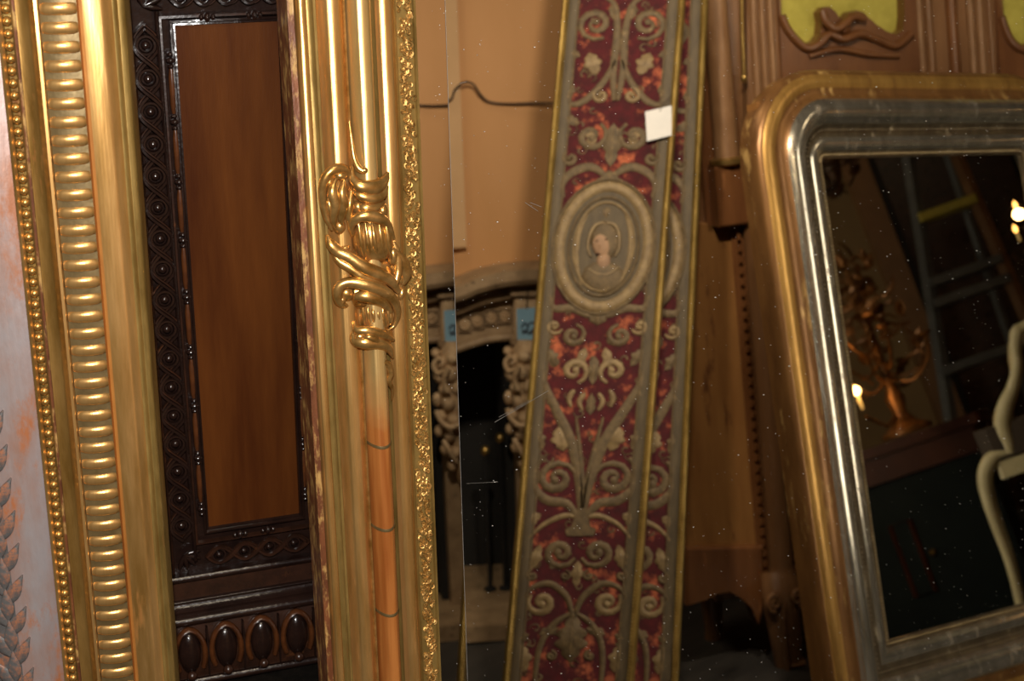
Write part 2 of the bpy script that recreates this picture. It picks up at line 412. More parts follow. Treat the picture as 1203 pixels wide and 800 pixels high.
# ------------------------------------------------------------------ silver frame at far left
def silver_frame():
    t = thing('silver_picture_frame', 'worn silver and pink picture frame with a leaf garland, beside the fluted gilt frame', 'picture frame', SF)
    x1 = .02; x0 = -.80; rect = (x0, x1, floor_y(SF, x0, x1), .62)
    frame_part('outer_moulding', 'silver_pink', t, rect, [(0, -.02), (0, .0), (.012, .004), (.03, .006)])
    frame_part('broad_moulding', 'silver_pink', t, rect, arc_prof(.03, .006, .075, .016, .006))
    frame_part('inner_moulding', 'silver_grey', t, rect, arc_prof(.075, .016, .11, .004, .004) + [(.112, -.02)])
    mb = MB()
    # a leaf of the garland: a pointed almond with a raised midrib
    def leaf(dx, ang):
        pts = []; n = 7
        for k in range(n+1):
            u = k/n; pts.append((u*.034*cos(ang), u*.034*sin(ang), .001+.0015*sin(pi*u)))
        m2 = MB(); m2.tube(pts, [max(.0006, .0062*sin(pi*(k/n)**.8)) for k in range(n+1)], .0014, 8); return m2
    la = leaf(0, radians(62)).mesh('leaf', 'silver_grey', 50); lb = leaf(0, radians(118)).mesh('leaf', 'silver_grey', 50)
    lc = leaf(0, radians(90)).mesh('leaf', 'silver_grey', 50)
    xg, yg = SF.p(14, 700)
    y = yg - .13; k = 0
    while y < yg + .62:
        inst('leaf', la, t, (xg+.001, y, .018)); inst('leaf', lb, t, (xg-.001, y+.009, .018)); inst('leaf', lc, t, (xg, y+.016, .019))
        y += .033; k += 1
silver_frame()

# ------------------------------------------------------------------ gilt frame with a fluted band and a bead row
def gilt_frame():
    t = thing('gilt_picture_frame', 'large gilt picture frame with a fluted band and a bead row', 'picture frame', GF)
    w = lambda px: -GF.p(px, 400, .012)[0]
    o = w(175); W = lambda px: w(px)-o
    x0, x1 = -.98, -o; rect = (x0, x1, floor_y(GF, x0, x1), .70)
    frame_part('outer_edge', 'gold_old', t, rect, [(0, -.022), (0, .004), (W(172), .009), (W(168), .010), (W(164), .007), (W(161), .007)])
    frame_part('outer_cove', 'gold_bright', t, rect, arc_prof(W(161), .007, W(131), .019, .0025))
    frame_part('fillet', 'bole_orange', t, rect, [(W(131), .019), (W(130), .013), (W(126), .013), (W(125), .019)])
    frame_part('flute_bed', 'gold_gap', t, rect, arc_prof(W(125), .016, W(85), .021, .003))
    frame_part('lip', 'gold_bright', t, rect, [(W(85), .019), (W(84), .026), (W(81), .027), (W(79), .022)])
    frame_part('inner_cove', 'gold', t, rect, arc_prof(W(79), .022, W(57), .014, -.003))
    frame_part('red_fillet', 'bole_red', t, rect, [(W(57), .014), (W(55), .009), (W(52), .009)])
    frame_part('bead_channel', 'gold_old', t, rect, [(W(52), .009), (W(51), .013), (W(49.5), .008), (W(42), .008), (W(41), .013)])
    frame_part('rim', 'gold_bright', t, rect, [(W(41), .013), (W(39), .016), (W(36), .015), (W(34), .010), (W(34), -.022)])
    # every flute bar of the visible side
    mb = MB(); L = (W(86)-W(124)); hw = L/2
    n = 8; pts = [(-hw+L*k/n, 0, .003*4*(k/n)*(1-k/n)) for k in range(n+1)]
    mb.tube(pts, [.0040]+[.0048]*(n-1)+[.0040], .0020, 10)
    bar = mb.mesh('flute_bar', 'gold_bright', 60)
    xc = x1 - (W(86)+W(124))/2; y = -.56; sp = .01475
    while y < .52:
        o_ = inst('flute_bar', bar, t, (xc, y, .0195)); o_.rotation_euler = (0, radians(7), 0); y += sp
    b = MB(); b.blob((0, 0, 0), (.0040, .0042, .0040), 10, 7); bead = b.mesh('bead', 'gold', 60)
    xb = x1 - W(45.8); y = -.56; sp = .00965
    while y < .52:
        inst('bead', bead, t, (xb, y, .0105)); y += sp
gilt_frame()

# ------------------------------------------------------------------ dark carved panel on its cloth covered trunk
def carved_panel():
    t = thing('carved_panel', 'dark carved walnut panel with interlaced border, standing between the two gilt frames', 'carved panel', DP)
    X = lambda px: DP.p(px, 400)[0]
    Y = lambda py: DP.p(287, py)[1]
    xc = X(287.5); d = lambda px: xc - X(px)            # half distances from the centre line
    yB, yT = Y(781), Y(-30) + .075
    mb = MB(); mb.box(xc-d(166), xc+d(166), yB, yT, -.034, -.006); mb.build('backing', 'dark_carved', t, 0)
    # plain outer border of the stiles
    for sg in (-1, 1):
        a, b = sorted((xc+sg*d(166), xc+sg*d(181)))
        mb = MB(); mb.box(a, b, Y(664), yT, -.006, .004, .0015); mb.build('stile_edge', 'dark_carved', t, 40)
        mb = MB(); xx = xc+sg*d(182.5); mb.tube([(xx, Y(660), .002), (xx, yT, .002)], .0014, .002, 8); mb.build('fillet', 'dark_brown', t, 60)
        xx = xc+sg*d(211); mb = MB(); mb.tube([(xx, Y(648), .001), (xx, Y(8), .001)], .0022, .004, 8); mb.build('fillet', 'dark_carved', t, 60)
    # centre panel and the stepped mouldings round it
    px0, px1, py0, py1 = xc-d(231), xc+d(231), Y(611), Y(26)
    mb = MB(); mb.box(px0-.004, px1+.004, py0-.004, py1+.004, -.006, -.002); mb.build('centre_panel', 'walnut_panel', t, 0)
    gap = d(212)-d(231)
    rect = (px0-gap, px1+gap, py0-gap*1.25, py1+gap*.62)
    prof = [(0, -.004), (.0006, .003), (gap*.18, .0035), (gap*.24, -.001)]
    frame_part('panel_moulding', 'dark_brown', t, rect, prof)
    r2 = (px0-gap*.34, px1+gap*.34, py0-gap*.5, py1+gap*.3)
    frame_part('inner_moulding', 'dark_carved', t, r2, [(0, -.003), (0, .003), (gap*.12, .004), (gap*.2, .001), (gap*.3, .0015), (gap*.36, -.004)])
    # bead and reel: spindles with groups of three bulbs
    pe_ = d(223); rb = MB(); rb.blob((0, 0, 0), (.0046, .0030, .0040), 10, 6); bulb = rb.mesh('bead', 'dark_carved', 60)
    sp_len = .0425
    rr = MB(); rr.tube([(0, -sp_len/2, 0), (0, -sp_len*.3, .0006), (0, sp_len*.3, .0006), (0, sp_len/2, 0)], [.0016, .003, .003, .0016], [.0016, .003, .003, .0016], 8)
    reel = rr.mesh('reel', 'reel_brown', 60)
    for sg in (-1, 1):
        x = xc+sg*pe_; y = Y(66); step = .0555
        while y > Y(604):
            for k in (-1, 0, 1): inst('bead', bulb, t, (x, y+k*.0054, .0012), 0, (1, 1, 1) if k == 0 else (.72, .8, .8))
            if y-step > Y(612): inst('reel', reel, t, (x, y-step/2, .0002))
            y -= step
    for yy, cnt in ((py1+gap*.42, (-.018, .024)), (py0-gap*.86, (-.016, .012))):
        for x in cnt:
            for k in (-1, 0, 1): inst('bead', bulb, t, (xc+x+k*.0052, yy, .0030), pi/2, (1, 1, 1) if k == 0 else (.72, .8, .8))
    # interlaced bands with a boss in every loop
    boss = MB(); boss.blob((0, 0, .0012), (.0040, .0040, .0032), 10, 6); boss.ring((0, 0, .0006), .0078, .0019, .0030, 16, 6); bm_ = boss.mesh('boss', 'dark_carved', 60)
    def band(x0, y0, x1, y1, n, amp, m='dark_carved'):
        L = math.hypot(x1-x0, y1-y0); ux, uy = (x1-x0)/L, (y1-y0)/L; vx, vy = -uy, ux; st = L/n
        for k in range(n):
            s = (k+.5)*st; inst('boss', bm_, t, (x0+ux*s, y0+uy*s, -.001), 0, (amp/.0105,)*2+(1,))
        for ph in (0, pi):
            pts = []; N = n*10
            for k in range(N+1):
                s = L*k/N; a = amp*sin(pi*s/st + ph + 0); z = .0008+.0016*cos(pi*s/st+ph)*(1 if ph == 0 else 1)
                pts.append((x0+ux*s+vx*a, y0+uy*s+vy*a, z+.0006))
            mb = MB(); mb.tube(pts, .0021, .0034, 6); mb.build('ribbon', m, t, 60)
            mb = MB(); mb.tube([(p[0]+.0035*ux, p[1]+.0035*uy, p[2]-.0012) for p in pts], .0011, .0030, 6); mb.build('ribbon_edge', 'dark_brown', t, 60)
    gx = d(197)
    band(xc-gx, Y(622), xc-gx, Y(28), 17, .0108); band(xc+gx, Y(622), xc+gx, Y(28), 17, .0108)
    gy = Y(646); band(xc-gx+.022, gy, xc+gx-.022, gy, 4, .0085, 'dark_brown')
    gy2 = Y(-8); band(xc-gx+.022, gy2, xc+gx-.022, gy2, 5, .0085)
    # corner leaves
    for sg in (-1, 1):
        for yy, up in ((Y(640), -1), (Y(2), 1)):
            for k in range(5):
                a = radians(-60+30*k) + (pi/2 if up > 0 else -pi/2) - sg*radians(-40)*up
                x = xc+sg*gx
                mb = MB(); pts = [(x+cos(a)*s, yy+sin(a)*s, .002-.08*s*s*10) for s in (0, .006, .012, .017)]
                mb.tube(pts, [.001, .0028, .0026, .0006], .002, 6); mb.build('corner_leaf', 'dark_carved', t, 60)
    # mouldings of the foot
    xa, xb = xc-d(166), xc+d(166)
    def hbar(y0, y1, h0, h1, m, name, bow=0):
        mb = MB(); n = 8; prof = [(y0+(y1-y0)*k/n, h0+(h1-h0)*k/n+bow*4*(k/n)*(1-k/n)) for k in range(n+1)]
        prof = [(y0, -.03)] + prof + [(y1, -.03)]
        vs = [(x, y, h) for x in (xa-.004, xb+.004) for y, h in prof]; q = len(prof)
        mb.add(vs, [(k, k+1, q+k+1, q+k) for k in range(q-1)] + [tuple(range(q)), tuple(range(q, 2*q)), (0, q-1, 2*q-1, q)])
        mb.build(name, m, t, 40)
    hbar(Y(664), Y(672), .004, .002, 'dark_carved', 'foot_bead', .003)
    hbar(Y(672), Y(689), .003, .006, 'dark_brown', 'foot_fascia')
    hbar(Y(689), Y(692), .008, .008, 'dark_carved', 'foot_fillet', .002)
    hbar(Y(692), Y(702), .004, .010, 'dark_carved', 'foot_cove', -.003)
    hbar(Y(702), Y(716), .012, .014, 'dark_carved', 'foot_torus', .007)
    hbar(Y(716), Y(773), .014, .020, 'dark_brown', 'gadroon_bed', .004)
    hbar(Y(774), Y(781), .022, .022, 'dark_carved', 'bottom_lip', .002)
    # gadroons
    yc = Y(744); ry = (Y(716)-Y(773))/2
    g = MB(); g.blob((0, .001, 0), (.0118, ry*.86, .010), 16, 10); egg = g.mesh('egg', 'dark_carved', 60)
    g = MB(); pts = []
    for k in range(17):
        a = radians(-125+ (250)*k/16)+pi/2; pts.append((.0150*cos(a), ry*.96*sin(a), .002+.003*abs(cos(a))))
    g.tube(pts, [.0030]*17, .0048, 8); arch = g.mesh('arch', 'reel_brown', 60)
    g = MB(); g.blob((0, 0, 0), (.0055, .0052, .005), 10, 7); ball = g.mesh('ball', 'dark_brown', 60)
    g = MB(); g.tube([(0, -ry, .0), (0, 0, .003), (0, ry*.95, .001)], [.0012, .0024, .0012], .004, 6); dart = g.mesh('dart', 'dark_carved', 60)
    x = DP.p(307, 744, .02)[0]-.0365*4
    while x < xb+.01:
        if x > xa-.01:
            inst('egg', egg, t, (x, yc, .019)); inst('arch', arch, t, (x, yc, .018)); inst('ball', ball, t, (x, yc-ry*.80, .026))
            inst('dart', dart, t, (x+.01825, yc, .018))
        x += .0365
    return DP.real(xc, yB, -.02).z
foot_z = carved_panel()

mt = Matrix((pe, Vector((0, 0, 1)), pn)).transposed().to_4x4(); mt.translation = pn*-1.37 + pe*(-.02)
t = thing('cloth_covered_box', 'tall box under a black cloth, below the dark carved panel', 'box', m=mt)
tz = foot_z - .004
mb = MB(); mb.box(-.09, .19, 0, tz-.012, -.09, .048, .006); mb.build('body', 'trunk_leather', t, 30)
mb = MB(); mb.box(-.10, .20, tz-.06, tz, -.095, .055, .004); mb.build('cloth', 'cloth_black', t, 30)

# ------------------------------------------------------------------ the big gilt mirror
def big_mirror():
    t = thing('gilt_mirror', 'tall gilt mirror whose column moulding is wrapped in acanthus leaves', 'mirror', MIR)
    X = lambda px, h=.015: MIR.p(px, 100, h)[0]
    x0 = X(339, .0); W = lambda px, h=.015: X(px, h)-x0
    FW = -x0                                   # width of the frame member, its inner edge is x = 0
    x1 = .80 + FW
    rect = (x0, x1, floor_y(MIR, x0, x1, 0, -.02), .80)
    frame_part('outer_edge', 'bole_red', t, rect, [(0, -.022), (0, .006), (W(344), .012), (W(351), .013), (W(352.5), .010)])
    frame_part('outer_bead', 'gold_bright', t, rect, half_round(W(352.5), W(366), .010, .008))
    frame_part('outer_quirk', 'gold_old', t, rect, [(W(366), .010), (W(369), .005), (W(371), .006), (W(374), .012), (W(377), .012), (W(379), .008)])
    frame_part('outer_torus', 'gold_bright', t, rect, arc_prof(W(379), .008, W(407), .013, .0095, 12))
    frame_part('lip', 'gold_orn', t, rect, [(W(407), .013), (W(408), .0145), (W(410), .0145), (W(411), .009)])
    frame_part('column', 'column_gilt', t, rect, half_round(W(411), W(440), .009, .019, 16))
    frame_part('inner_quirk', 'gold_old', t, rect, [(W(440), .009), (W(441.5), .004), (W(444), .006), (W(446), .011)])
    frame_part('inner_torus', 'gold_bright', t, rect, arc_prof(W(446), .011, W(469), .008, .0075, 10))
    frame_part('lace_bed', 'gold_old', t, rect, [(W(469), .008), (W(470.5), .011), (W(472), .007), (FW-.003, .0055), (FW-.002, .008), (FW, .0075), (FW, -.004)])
    # scrolling lace along the inner edge: too small to tell apart singly
    lx0, lx1 = X(472.5), -.003; mb = MB(); rnd = random.Random(3); y = -.62
    while y < .50:
        cx = rnd.uniform(lx0+.002, lx1-.002); r = rnd.uniform(.0012, .0026); a0 = rnd.uniform(0, 6.28); sgn = rnd.choice((-1, 1))
        pts = [(cx+r*(1-.06*k)*cos(a0+sgn*k*.7), y+r*1.3*(1-.06*k)*sin(a0+sgn*k*.7), .0075+.0006*sin(k)) for k in range(8)]
        mb.tube(pts, [.0005]+[.0009]*6+[.0004], .0012, 5)
        y += .0011
    o = mb.build('lace_scrolls', 'lace_gold', t, 60); o['kind'] = 'stuff'
    # bevelled glass
    bw = .0300; bh = bw*tan(radians(2.85))
    bev = MB(); bev.loop_strip([rect_loop(*rect, FW-.004, bh), rect_loop(*rect, FW+bw, 0)]); bev.build('glass_bevel', 'mirror', t, 0)['label'] = 'slanted edge strip of the mirror glass'
    g = MB(); l = rect_loop(*rect, FW+bw, 0); g.add(l, [(0, 1, 2, 3)]); g.build('mirror_glass', 'mirror', t, 0)
    e = MB(); e.loop_strip([rect_loop(*rect, FW+bw-.00018, .0002), rect_loop(*rect, FW+bw+.00018, .0002)]); e.build('bevel_highlight', 'scratch', t, 0)  # pale strip painted as the highlight along the bevel edge
    bk = MB(); bk.box(x0+.01, x1-.01, rect[2]+.01, rect[3]-.01, -.03, -.006); bk.build('backing_board', 'oak', t, 0)
    # dust and scratches on the glass
    mb = MB(); rnd = random.Random(11)
    for k in range(1500):
        px, py = rnd.uniform(488, 1210), rnd.uniform(-10, 810)
        x, y = MIR.p(px, py); r = rnd.choice((.00014, .00018, .00022, .00025, .00038)) * rnd.uniform(.8, 1.3)
        if rnd.random() < .015: r *= 1.8
        a = rnd.uniform(0, 3); el = rnd.choice((1, 1, 1, 2.2))
        mb.add([(x+r*el*cos(a+i*pi/3)*1, y+r*sin(a+i*pi/3), .0006) for i in range(6)], [(0, 1, 2, 3, 4, 5)])
    o = mb.build('dust_specks', 'dust', t, 0); o['kind'] = 'stuff'
    for x0_, y0_, x1_, y1_, w in ((581, 496, 644, 459, .00016), (586, 490, 622, 470, .0001), (548, 568, 585, 566, .0001), (617, 238, 632, 248, .0002), (623, 238, 636, 243, .0002), (540, 98, 548, 96, .0002)):
        a = MIR.p(x0_, y0_); b = MIR.p(x1_, y1_)
        mb = MB(); mb.tube([(a[0], a[1], .0003), (b[0], b[1], .0003)], w, .0002, 4); mb.build('scratch', 'scratch', t, 0)

    # ---- acanthus wrapped round the column; paths are (px, py, height mm, half width px, half thickness mm)
    def orn(name, path, m='gold_orn', n=6, sides=10, ridge=0):
        q = catmull(path, n); pts = []; ws = []; ts = []
        for px, py, h, w, th in q:
            x, y = MIR.p(px, py, h/1000); pts.append((x, y, h/1000)); ws.append(max(.0003, w*PX*1.28)); ts.append(max(.0003, th/1000*1.15))
        mb = MB(); mb.tube(pts, ws, ts, sides, ridge=ridge); return mb.build(name, m, t, 70)
    def lump(name, px, py, h, rx, ry, rh, rot=0, m='gold_orn'):
        x, y = MIR.p(px, py, h/1000); mb = MB(); mb.blob((x, y, h/1000), (rx*PX, ry*PX, rh/1000), 14, 9, radians(rot)); return mb.build(name, m, t, 70)
    for px, py, h, rx, ry, rh, rot in ((408, 250, 12, 22, 34, 8, 8), (430, 226, 14, 21, 22, 10, 0), (430, 318, 13, 34, 24, 11, -22), (432, 346, 13, 30, 18, 11, -10), (438, 395, 13, 24, 18, 11, -6), (466, 316, 11, 11, 22, 7, 6)):
        lump('leaf_mass', px, py, h, rx, ry, rh, rot)
    # tendril above
    orn('tendril', [(410, 142, 20, .8, 1), (413, 165, 22, 1.6, 1.5), (416, 185, 24, 2.4, 2), (421, 197, 27, 3, 2.4), (427, 201, 29, 2.4, 2.4)])
    lump('tendril_curl', 428, 200, 28, 3.8, 3.8, 3.4)
    # collar folds
    orn('leaf_fold', [(413, 196, 19, 1.5, 2), (414, 209, 23, 4, 3), (424, 219, 28, 6, 4), (440, 220, 28, 6.5, 4), (451, 212, 23, 4.5, 3), (455, 203, 19, 1.5, 2)])
    orn('leaf_fold', [(413, 217, 18, 2, 2), (422, 229, 26, 4, 3), (437, 233, 28, 5, 3.4), (449, 229, 24, 4, 3), (454, 218, 20, 2, 2)])
    orn('leaf_fold', [(416, 236, 18, 2, 2), (428, 244, 26, 4.5, 3), (440, 244, 26, 4.5, 3), (450, 237, 21, 2.5, 2)])
    # big rolled leaf at the left
    lump('leaf_body', 396, 232, 15, 15, 34, 8, 4)
    orn('leaf_rim', [(412, 208, 22, 2, 2), (405, 199, 24, 4, 3), (393, 199, 25, 4.6, 3.4), (383, 208, 24, 4.4, 3.4), (379, 222, 22, 4.2, 3.2), (380, 240, 19, 3.6, 3), (384, 256, 18, 3, 2.6), (390, 270, 17, 1.5, 2)])
    orn('leaf_flame', [(394, 210, 23, 1.5, 2), (391, 224, 26, 4.5, 3), (394, 240, 26, 4.5, 3), (392, 258, 23, 3, 2), (396, 272, 19, 1, 1)])
    orn('leaf_flame', [(404, 212, 23, 1.5, 2), (402, 226, 26, 4, 3), (404, 242, 26, 4.5, 3), (401, 258, 23, 3, 2), (404, 270, 19, 1, 1)])
    orn('leaf_flame', [(412, 224, 22, 1.5, 2), (411, 240, 25, 3.5, 3), (410, 256, 24, 3.5, 3), (412, 272, 20, 1, 1.5)])
    # shell round the column with its rolled top
    lump('shell', 438, 282, 19, 23, 29, 13, 8)
    orn('shell_rim', [(414, 276, 21, 2, 2), (413, 264, 24, 4, 3.2), (422, 255, 29, 5, 4), (436, 254, 31, 5.6, 4.2), (448, 258, 29, 5, 4), (456, 266, 25, 4, 3), (462, 280, 20, 2, 2)])
    for k in range(5):
        x = 421+k*8; orn('shell_rib', [(x, 262, 28, 1.2, 1.2), (x+2.2, 276, 31.5-abs(k-2)*1.2, 2.2, 1.8), (x+4, 290, 31-abs(k-2)*1.2, 2.2, 1.8), (x+7, 304, 27-abs(k-2), 1, 1)], sides=8)
    # ribbons sweeping down across the column
    orn('ribbon', [(384, 276, 17, 1.5, 2), (389, 287, 21, 4.6, 3), (398, 296, 23, 5, 3.2), (412, 303, 26, 5.4, 3.6), (428, 314, 29, 6, 4), (445, 322, 29, 6, 4), (459, 330, 25, 5, 3.4), (468, 343, 20, 2.5, 2)])
    orn('ribbon', [(390, 296, 16, 1.2, 2), (399, 307, 20, 3.8, 2.6), (412, 315, 24, 4.4, 3), (428, 326, 27, 4.6, 3.2), (445, 334, 27, 4.4, 3.2), (458, 343, 22, 2, 2)])
    orn('ribbon_fold', [(462, 284, 19, 2, 2), (467, 300, 20, 4, 3), (468, 318, 21, 4, 3), (464, 334, 23, 3, 3)])
    # leaf at the right
    orn('side_leaf', [(458, 290, 22, 1.5, 1.8), (468, 300, 20, 4, 3), (475, 312, 18, 5.5, 3.4), (477, 324, 17, 5, 3), (473, 334, 16, 2, 2)])
    lump('side_leaf_lobe', 469, 329, 17, 4.5, 5.5, 3.4); lump('side_leaf_lobe', 479, 317, 15, 3, 5, 2.6)
    # lower scroll
    orn('scroll', [(411, 358, 17, 1.2, 1.6), (403, 358, 19, 3.4, 3), (397, 350, 21, 4.6, 3.4), (398, 338, 23, 5, 3.6), (408, 332, 25, 5, 3.6), (422, 333, 28, 5.6, 4), (438, 337, 30, 6, 4.2), (453, 344, 28, 5.6, 4), (463, 354, 24, 4.6, 3.4), (467, 368, 20, 3.4, 3), (463, 382, 18, 2, 2), (455, 388, 19, 1, 1.4)])
    lump('scroll_eye', 402, 352, 20, 4.6, 5.2, 4)
    orn('leaf_fold', [(417, 356, 19, 1.5, 2), (420, 349, 25, 4.6, 3.4), (434, 349, 29, 6, 4), (449, 355, 27, 5, 3.6), (458, 366, 22, 3, 2.6)])
    # ribbed neck
    lump('neck', 441, 373, 14, 19, 19, 12, 8)
    for k in range(6):
        x = 427+k*5.8; orn('neck_rib', [(x-1, 361, 25, .8, 1), (x, 370, 27.2-abs(k-2.5)*.9, 1.8, 1.6), (x+1.5, 382, 25.5-abs(k-2.5)*.9, .9, 1)], sides=8)
    # lower collar
    orn('leaf_fold', [(416, 378, 19, 1.2, 2), (419, 387, 24, 3.6, 3), (433, 389, 28, 4.6, 3.4), (449, 393, 26, 4.4, 3.2), (462, 399, 19, 1.5, 2)])
    orn('leaf_fold', [(414, 388, 18, 1.5, 2), (417, 400, 23, 4.6, 3.2), (430, 403, 28, 5.6, 3.8), (446, 404, 27, 5.4, 3.8), (457, 410, 22, 4, 3), (461, 420, 18, 1.2, 1.6)])
    orn('leaf_curl', [(428, 397, 29, 1.5, 1.6), (434, 396, 31, 3, 2.4), (442, 400, 30, 3, 2.4), (449, 408, 26, 1.5, 1.6)])
    # tail
    orn('tendril', [(460, 470, 14, .6, .8), (461, 458, 17, 1.8, 1.6), (457, 447, 20, 2.6, 2), (459, 438, 21, 3, 2.4), (456, 429, 22, 3.4, 2.6), (450, 426, 24, 2.6, 2.2), (447, 433, 25, 1.6, 1.6)])
    # dark ring bands on the bare column
    xcol = x0+(W(411)+W(440))/2; rcol = (W(440)-W(411))/2
    for py in (523, 621, 722):
        yy = MIR.p(452, py, .025)[1]; pts = []
        for k in range(13):
            a = pi*k/12; pts.append((xcol - rcol*1.01*cos(a), yy+.0012*cos(2*a), .009+.0193*sin(a)))
        mb = MB(); mb.tube(pts, .0005, .0016, 6, up=(0, 1, 0)); mb.build('ring_band', 'gold_gap', t, 60)
    # more acanthus lobes
    for px, py, h, rx, ry, rh, rot in ((386, 214, 20, 6, 11, 5, 20), (400, 206, 22, 8, 6, 5, 0), (387, 243, 18, 5, 12, 5, -10), (399, 266, 18, 7, 9, 5, 10), (420, 243, 21, 7, 8, 6, 0), (449, 247, 21, 6, 8, 5, 20),
                                       (461, 300, 19, 6, 12, 6, 0), (408, 345, 19, 9, 9, 5, 0), (448, 345, 24, 12, 6, 6, -20), (425, 310, 23, 9, 6, 5, -30), (404, 293, 18, 8, 5, 4, -30), (457, 372, 18, 5, 10, 5, 0), (424, 395, 22, 8, 6, 5, 0), (471, 345, 16, 4, 8, 4, 15)):
        lump('acanthus_lobe', px, py, h, rx, ry, rh, -rot)
big_mirror()

# ------------------------------------------------------------------ what the big mirror shows: the fireplace side of the shop
def reflected(pl, fn):
    return fn
class Pen:
    """drawing in photo pixels on a plane"""
    def __init__(s, pl, root): s.pl = pl; s.t = root; s.sx = pl.sx
    def P(s, px, py, h=0): x, y = s.pl.p(px, py, h); return (x, y, h)
    def mb(s): return MB(s.sx)
    def poly(s, pts, h0, h1, name, m, bev=0, smooth=30):
        hh = max(h0, h1); mb = s.mb(); mb.prism([s.P(px, py, hh)[:2] for px, py in pts], h0, h1, bev); return mb.build(name, m, s.t, smooth)
    def tube(s, pts, w, name, m, t=None, n=5, sides=8, smooth=60):
        q = catmull(pts, n) if n > 1 else pts
        mb = s.mb(); mb.tube([s.P(*p) for p in q], w, t, sides); return mb.build(name, m, s.t, smooth)

# ---- fireplace
def fireplace():
    t = thing('fireplace_mantel', 'carved stone fireplace with a dark hearth opening and serpentine shelf', 'fireplace', MAN)
    k = Pen(MAN, t); S = 3.22/F
    yf = MAN.ybottom(0)
    top = catmull([(330, 322), (400, 318), (470, 330), (515, 340), (540, 336), (565, 326), (600, 318), (650, 316), (720, 318), (780, 325)], 5)
    k.poly(top + [(x, y+13) for x, y in reversed(top)], -.22, .075, 'shelf', 'stone_mantel')
    k.poly([(x, y+13) for x, y in top] + [(x, y+22) for x, y in reversed(top)], -.22, .045, 'shelf_moulding', 'stone_mantel')
    k.tube([(x, y+13, .062) for x, y in top[::3]], .009, 'shelf_bead', 'stone_mantel', n=1)
    k.tube([(x, y+27, .018) for x, y in top[::3]], .012, 'lower_bead', 'stone_mantel', n=1)
    arch = catmull([(380, 470), (420, 432), (470, 418), (520, 418), (548, 410), (575, 402), (606, 400)], 5)
    k.poly([(x, y+20) for x, y in top if x < 760] + [(700, 402), (606, 400)] + list(reversed(arch)) + [(372, 470)], -.22, .0, 'frieze', 'stone_mantel', smooth=0)
    k.tube([(x, y-4, .006) for x, y in arch[::2]], .009, 'arch_moulding', 'stone_mantel', n=1)
    # carved squares along the frieze
    for i, (cx, cy) in enumerate([(546, 381), (561, 377), (577, 373), (593, 371)]):
        mb = k.mb(); c = k.P(cx, cy, .004); mb.ring((c[0], c[1], .004), .0085, .0028, .006, 14, 6); mb.blob((c[0], c[1], .004), (.005, .005, .008), 8, 6); mb.build('rosette', 'stone_carved', t, 60)
        mb = k.mb(); x, y, _ = c; r = .0125
        mb.tube([(x-r, y-r*1.2, .004), (x+r, y-r*1.2, .004), (x+r, y+r*1.2, .004), (x-r, y+r*1.2, .004)], .0022, .005, 6, closed=True); mb.build('rosette_border', 'stone_mantel', t, 60)
    # block and carved corbel, jambs
    k.poly([(604, 346), (655, 346), (655, 400), (604, 400)], -.2, .03, 'corbel_block', 'stone_carved', .006)
    k.poly([(600, 341), (660, 341), (660, 348), (600, 348)], -.2, .042, 'block_cap', 'stone_mantel', .003)
    k.poly([(600, 399), (660, 399), (660, 405), (600, 405)], -.2, .038, 'block_foot', 'stone_mantel', .003)
    ya = k.P(600, 402)[1]; xa, xb = k.P(602, 402)[0], k.P(700, 402)[0]
    mb = k.mb(); mb.box(xa, xb, yf, ya, -.22, -.02); mb.build('jamb', 'stone_mantel', t, 0)
    xc, xd = k.P(300, 402)[0], k.P(382, 402)[0]
    mb = k.mb(); mb.box(xc, xd, yf, ya+.05, -.22, -.02); mb.build('jamb', 'stone_mantel', t, 0)
    rnd = random.Random(5)
    # corbel: a bearded mask over a tapering acanthus scroll
    k.tube([(622, 404, .03), (618, 440, .05), (617, 480, .05), (622, 520, .03), (628, 560, .0)], [.046]*1 + [], 'corbel_core', 'stone_carved') if False else None
    core = catmull([(624, 402, .02), (620, 440, .035), (619, 480, .035), (623, 520, .02), (629, 562, -.005)], 5)
    mb = k.mb(); n = len(core); mb.tube([k.P(*p) for p in core], [.040-.026*(i/(n-1))**1.4 for i in range(n)], [.03-.014*i/(n-1) for i in range(n)], 12); mb.build('corbel', 'stone_carved', t, 60)
    for px, py, rx, ry, h in [(597, 413, 6, 6, .03), (604, 425, 9, 8, .05), (618, 420, 9, 8, .07), (600, 442, 6, 9, .045), (614, 440, 9, 9, .075), (607, 456, 8, 7, .06), (622, 455, 8, 10, .07),
                              (598, 468, 6, 9, .04), (611, 474, 9, 9, .07), (603, 488, 7, 8, .05), (618, 492, 9, 9, .065), (600, 504, 6, 8, .03), (613, 510, 8, 9, .05), (607, 526, 7, 8, .035), (619, 530, 8, 8, .04), (614, 545, 6, 8, .02)]:
        c = k.P(px, py, h); mb = k.mb(); mb.blob((c[0], c[1], h*.8), (rx*S, ry*S, .016), 10, 7, rnd.uniform(-.5, .5)); mb.build('carved_lobe', 'stone_carved', t, 60)
    for pts in ([(600, 418, .06), (594, 426, .05), (598, 436, .05), (606, 433, .06)], [(610, 430, .085), (605, 445, .08), (609, 458, .08)], [(596, 480, .05), (602, 494, .06), (612, 500, .07), (622, 497, .07)], [(604, 515, .04), (611, 528, .05), (618, 540, .04)]):
        k.tube(pts, .006, 'carved_scroll', 'stone_carved', .006)
    # firebox
    x0, x1 = xd, xa
    mb = k.mb(); mb.box(x0, x1, yf, ya+.1, -.33, -.30); mb.build('firebox_back', 'soot', t, 0)
    for a, b in ((x0-.01, x0+.015), (x1-.015, x1+.01)):
        mb = k.mb(); mb.box(a, b, yf, ya+.02, -.32, -.06); mb.build('firebox_side', 'soot', t, 0)
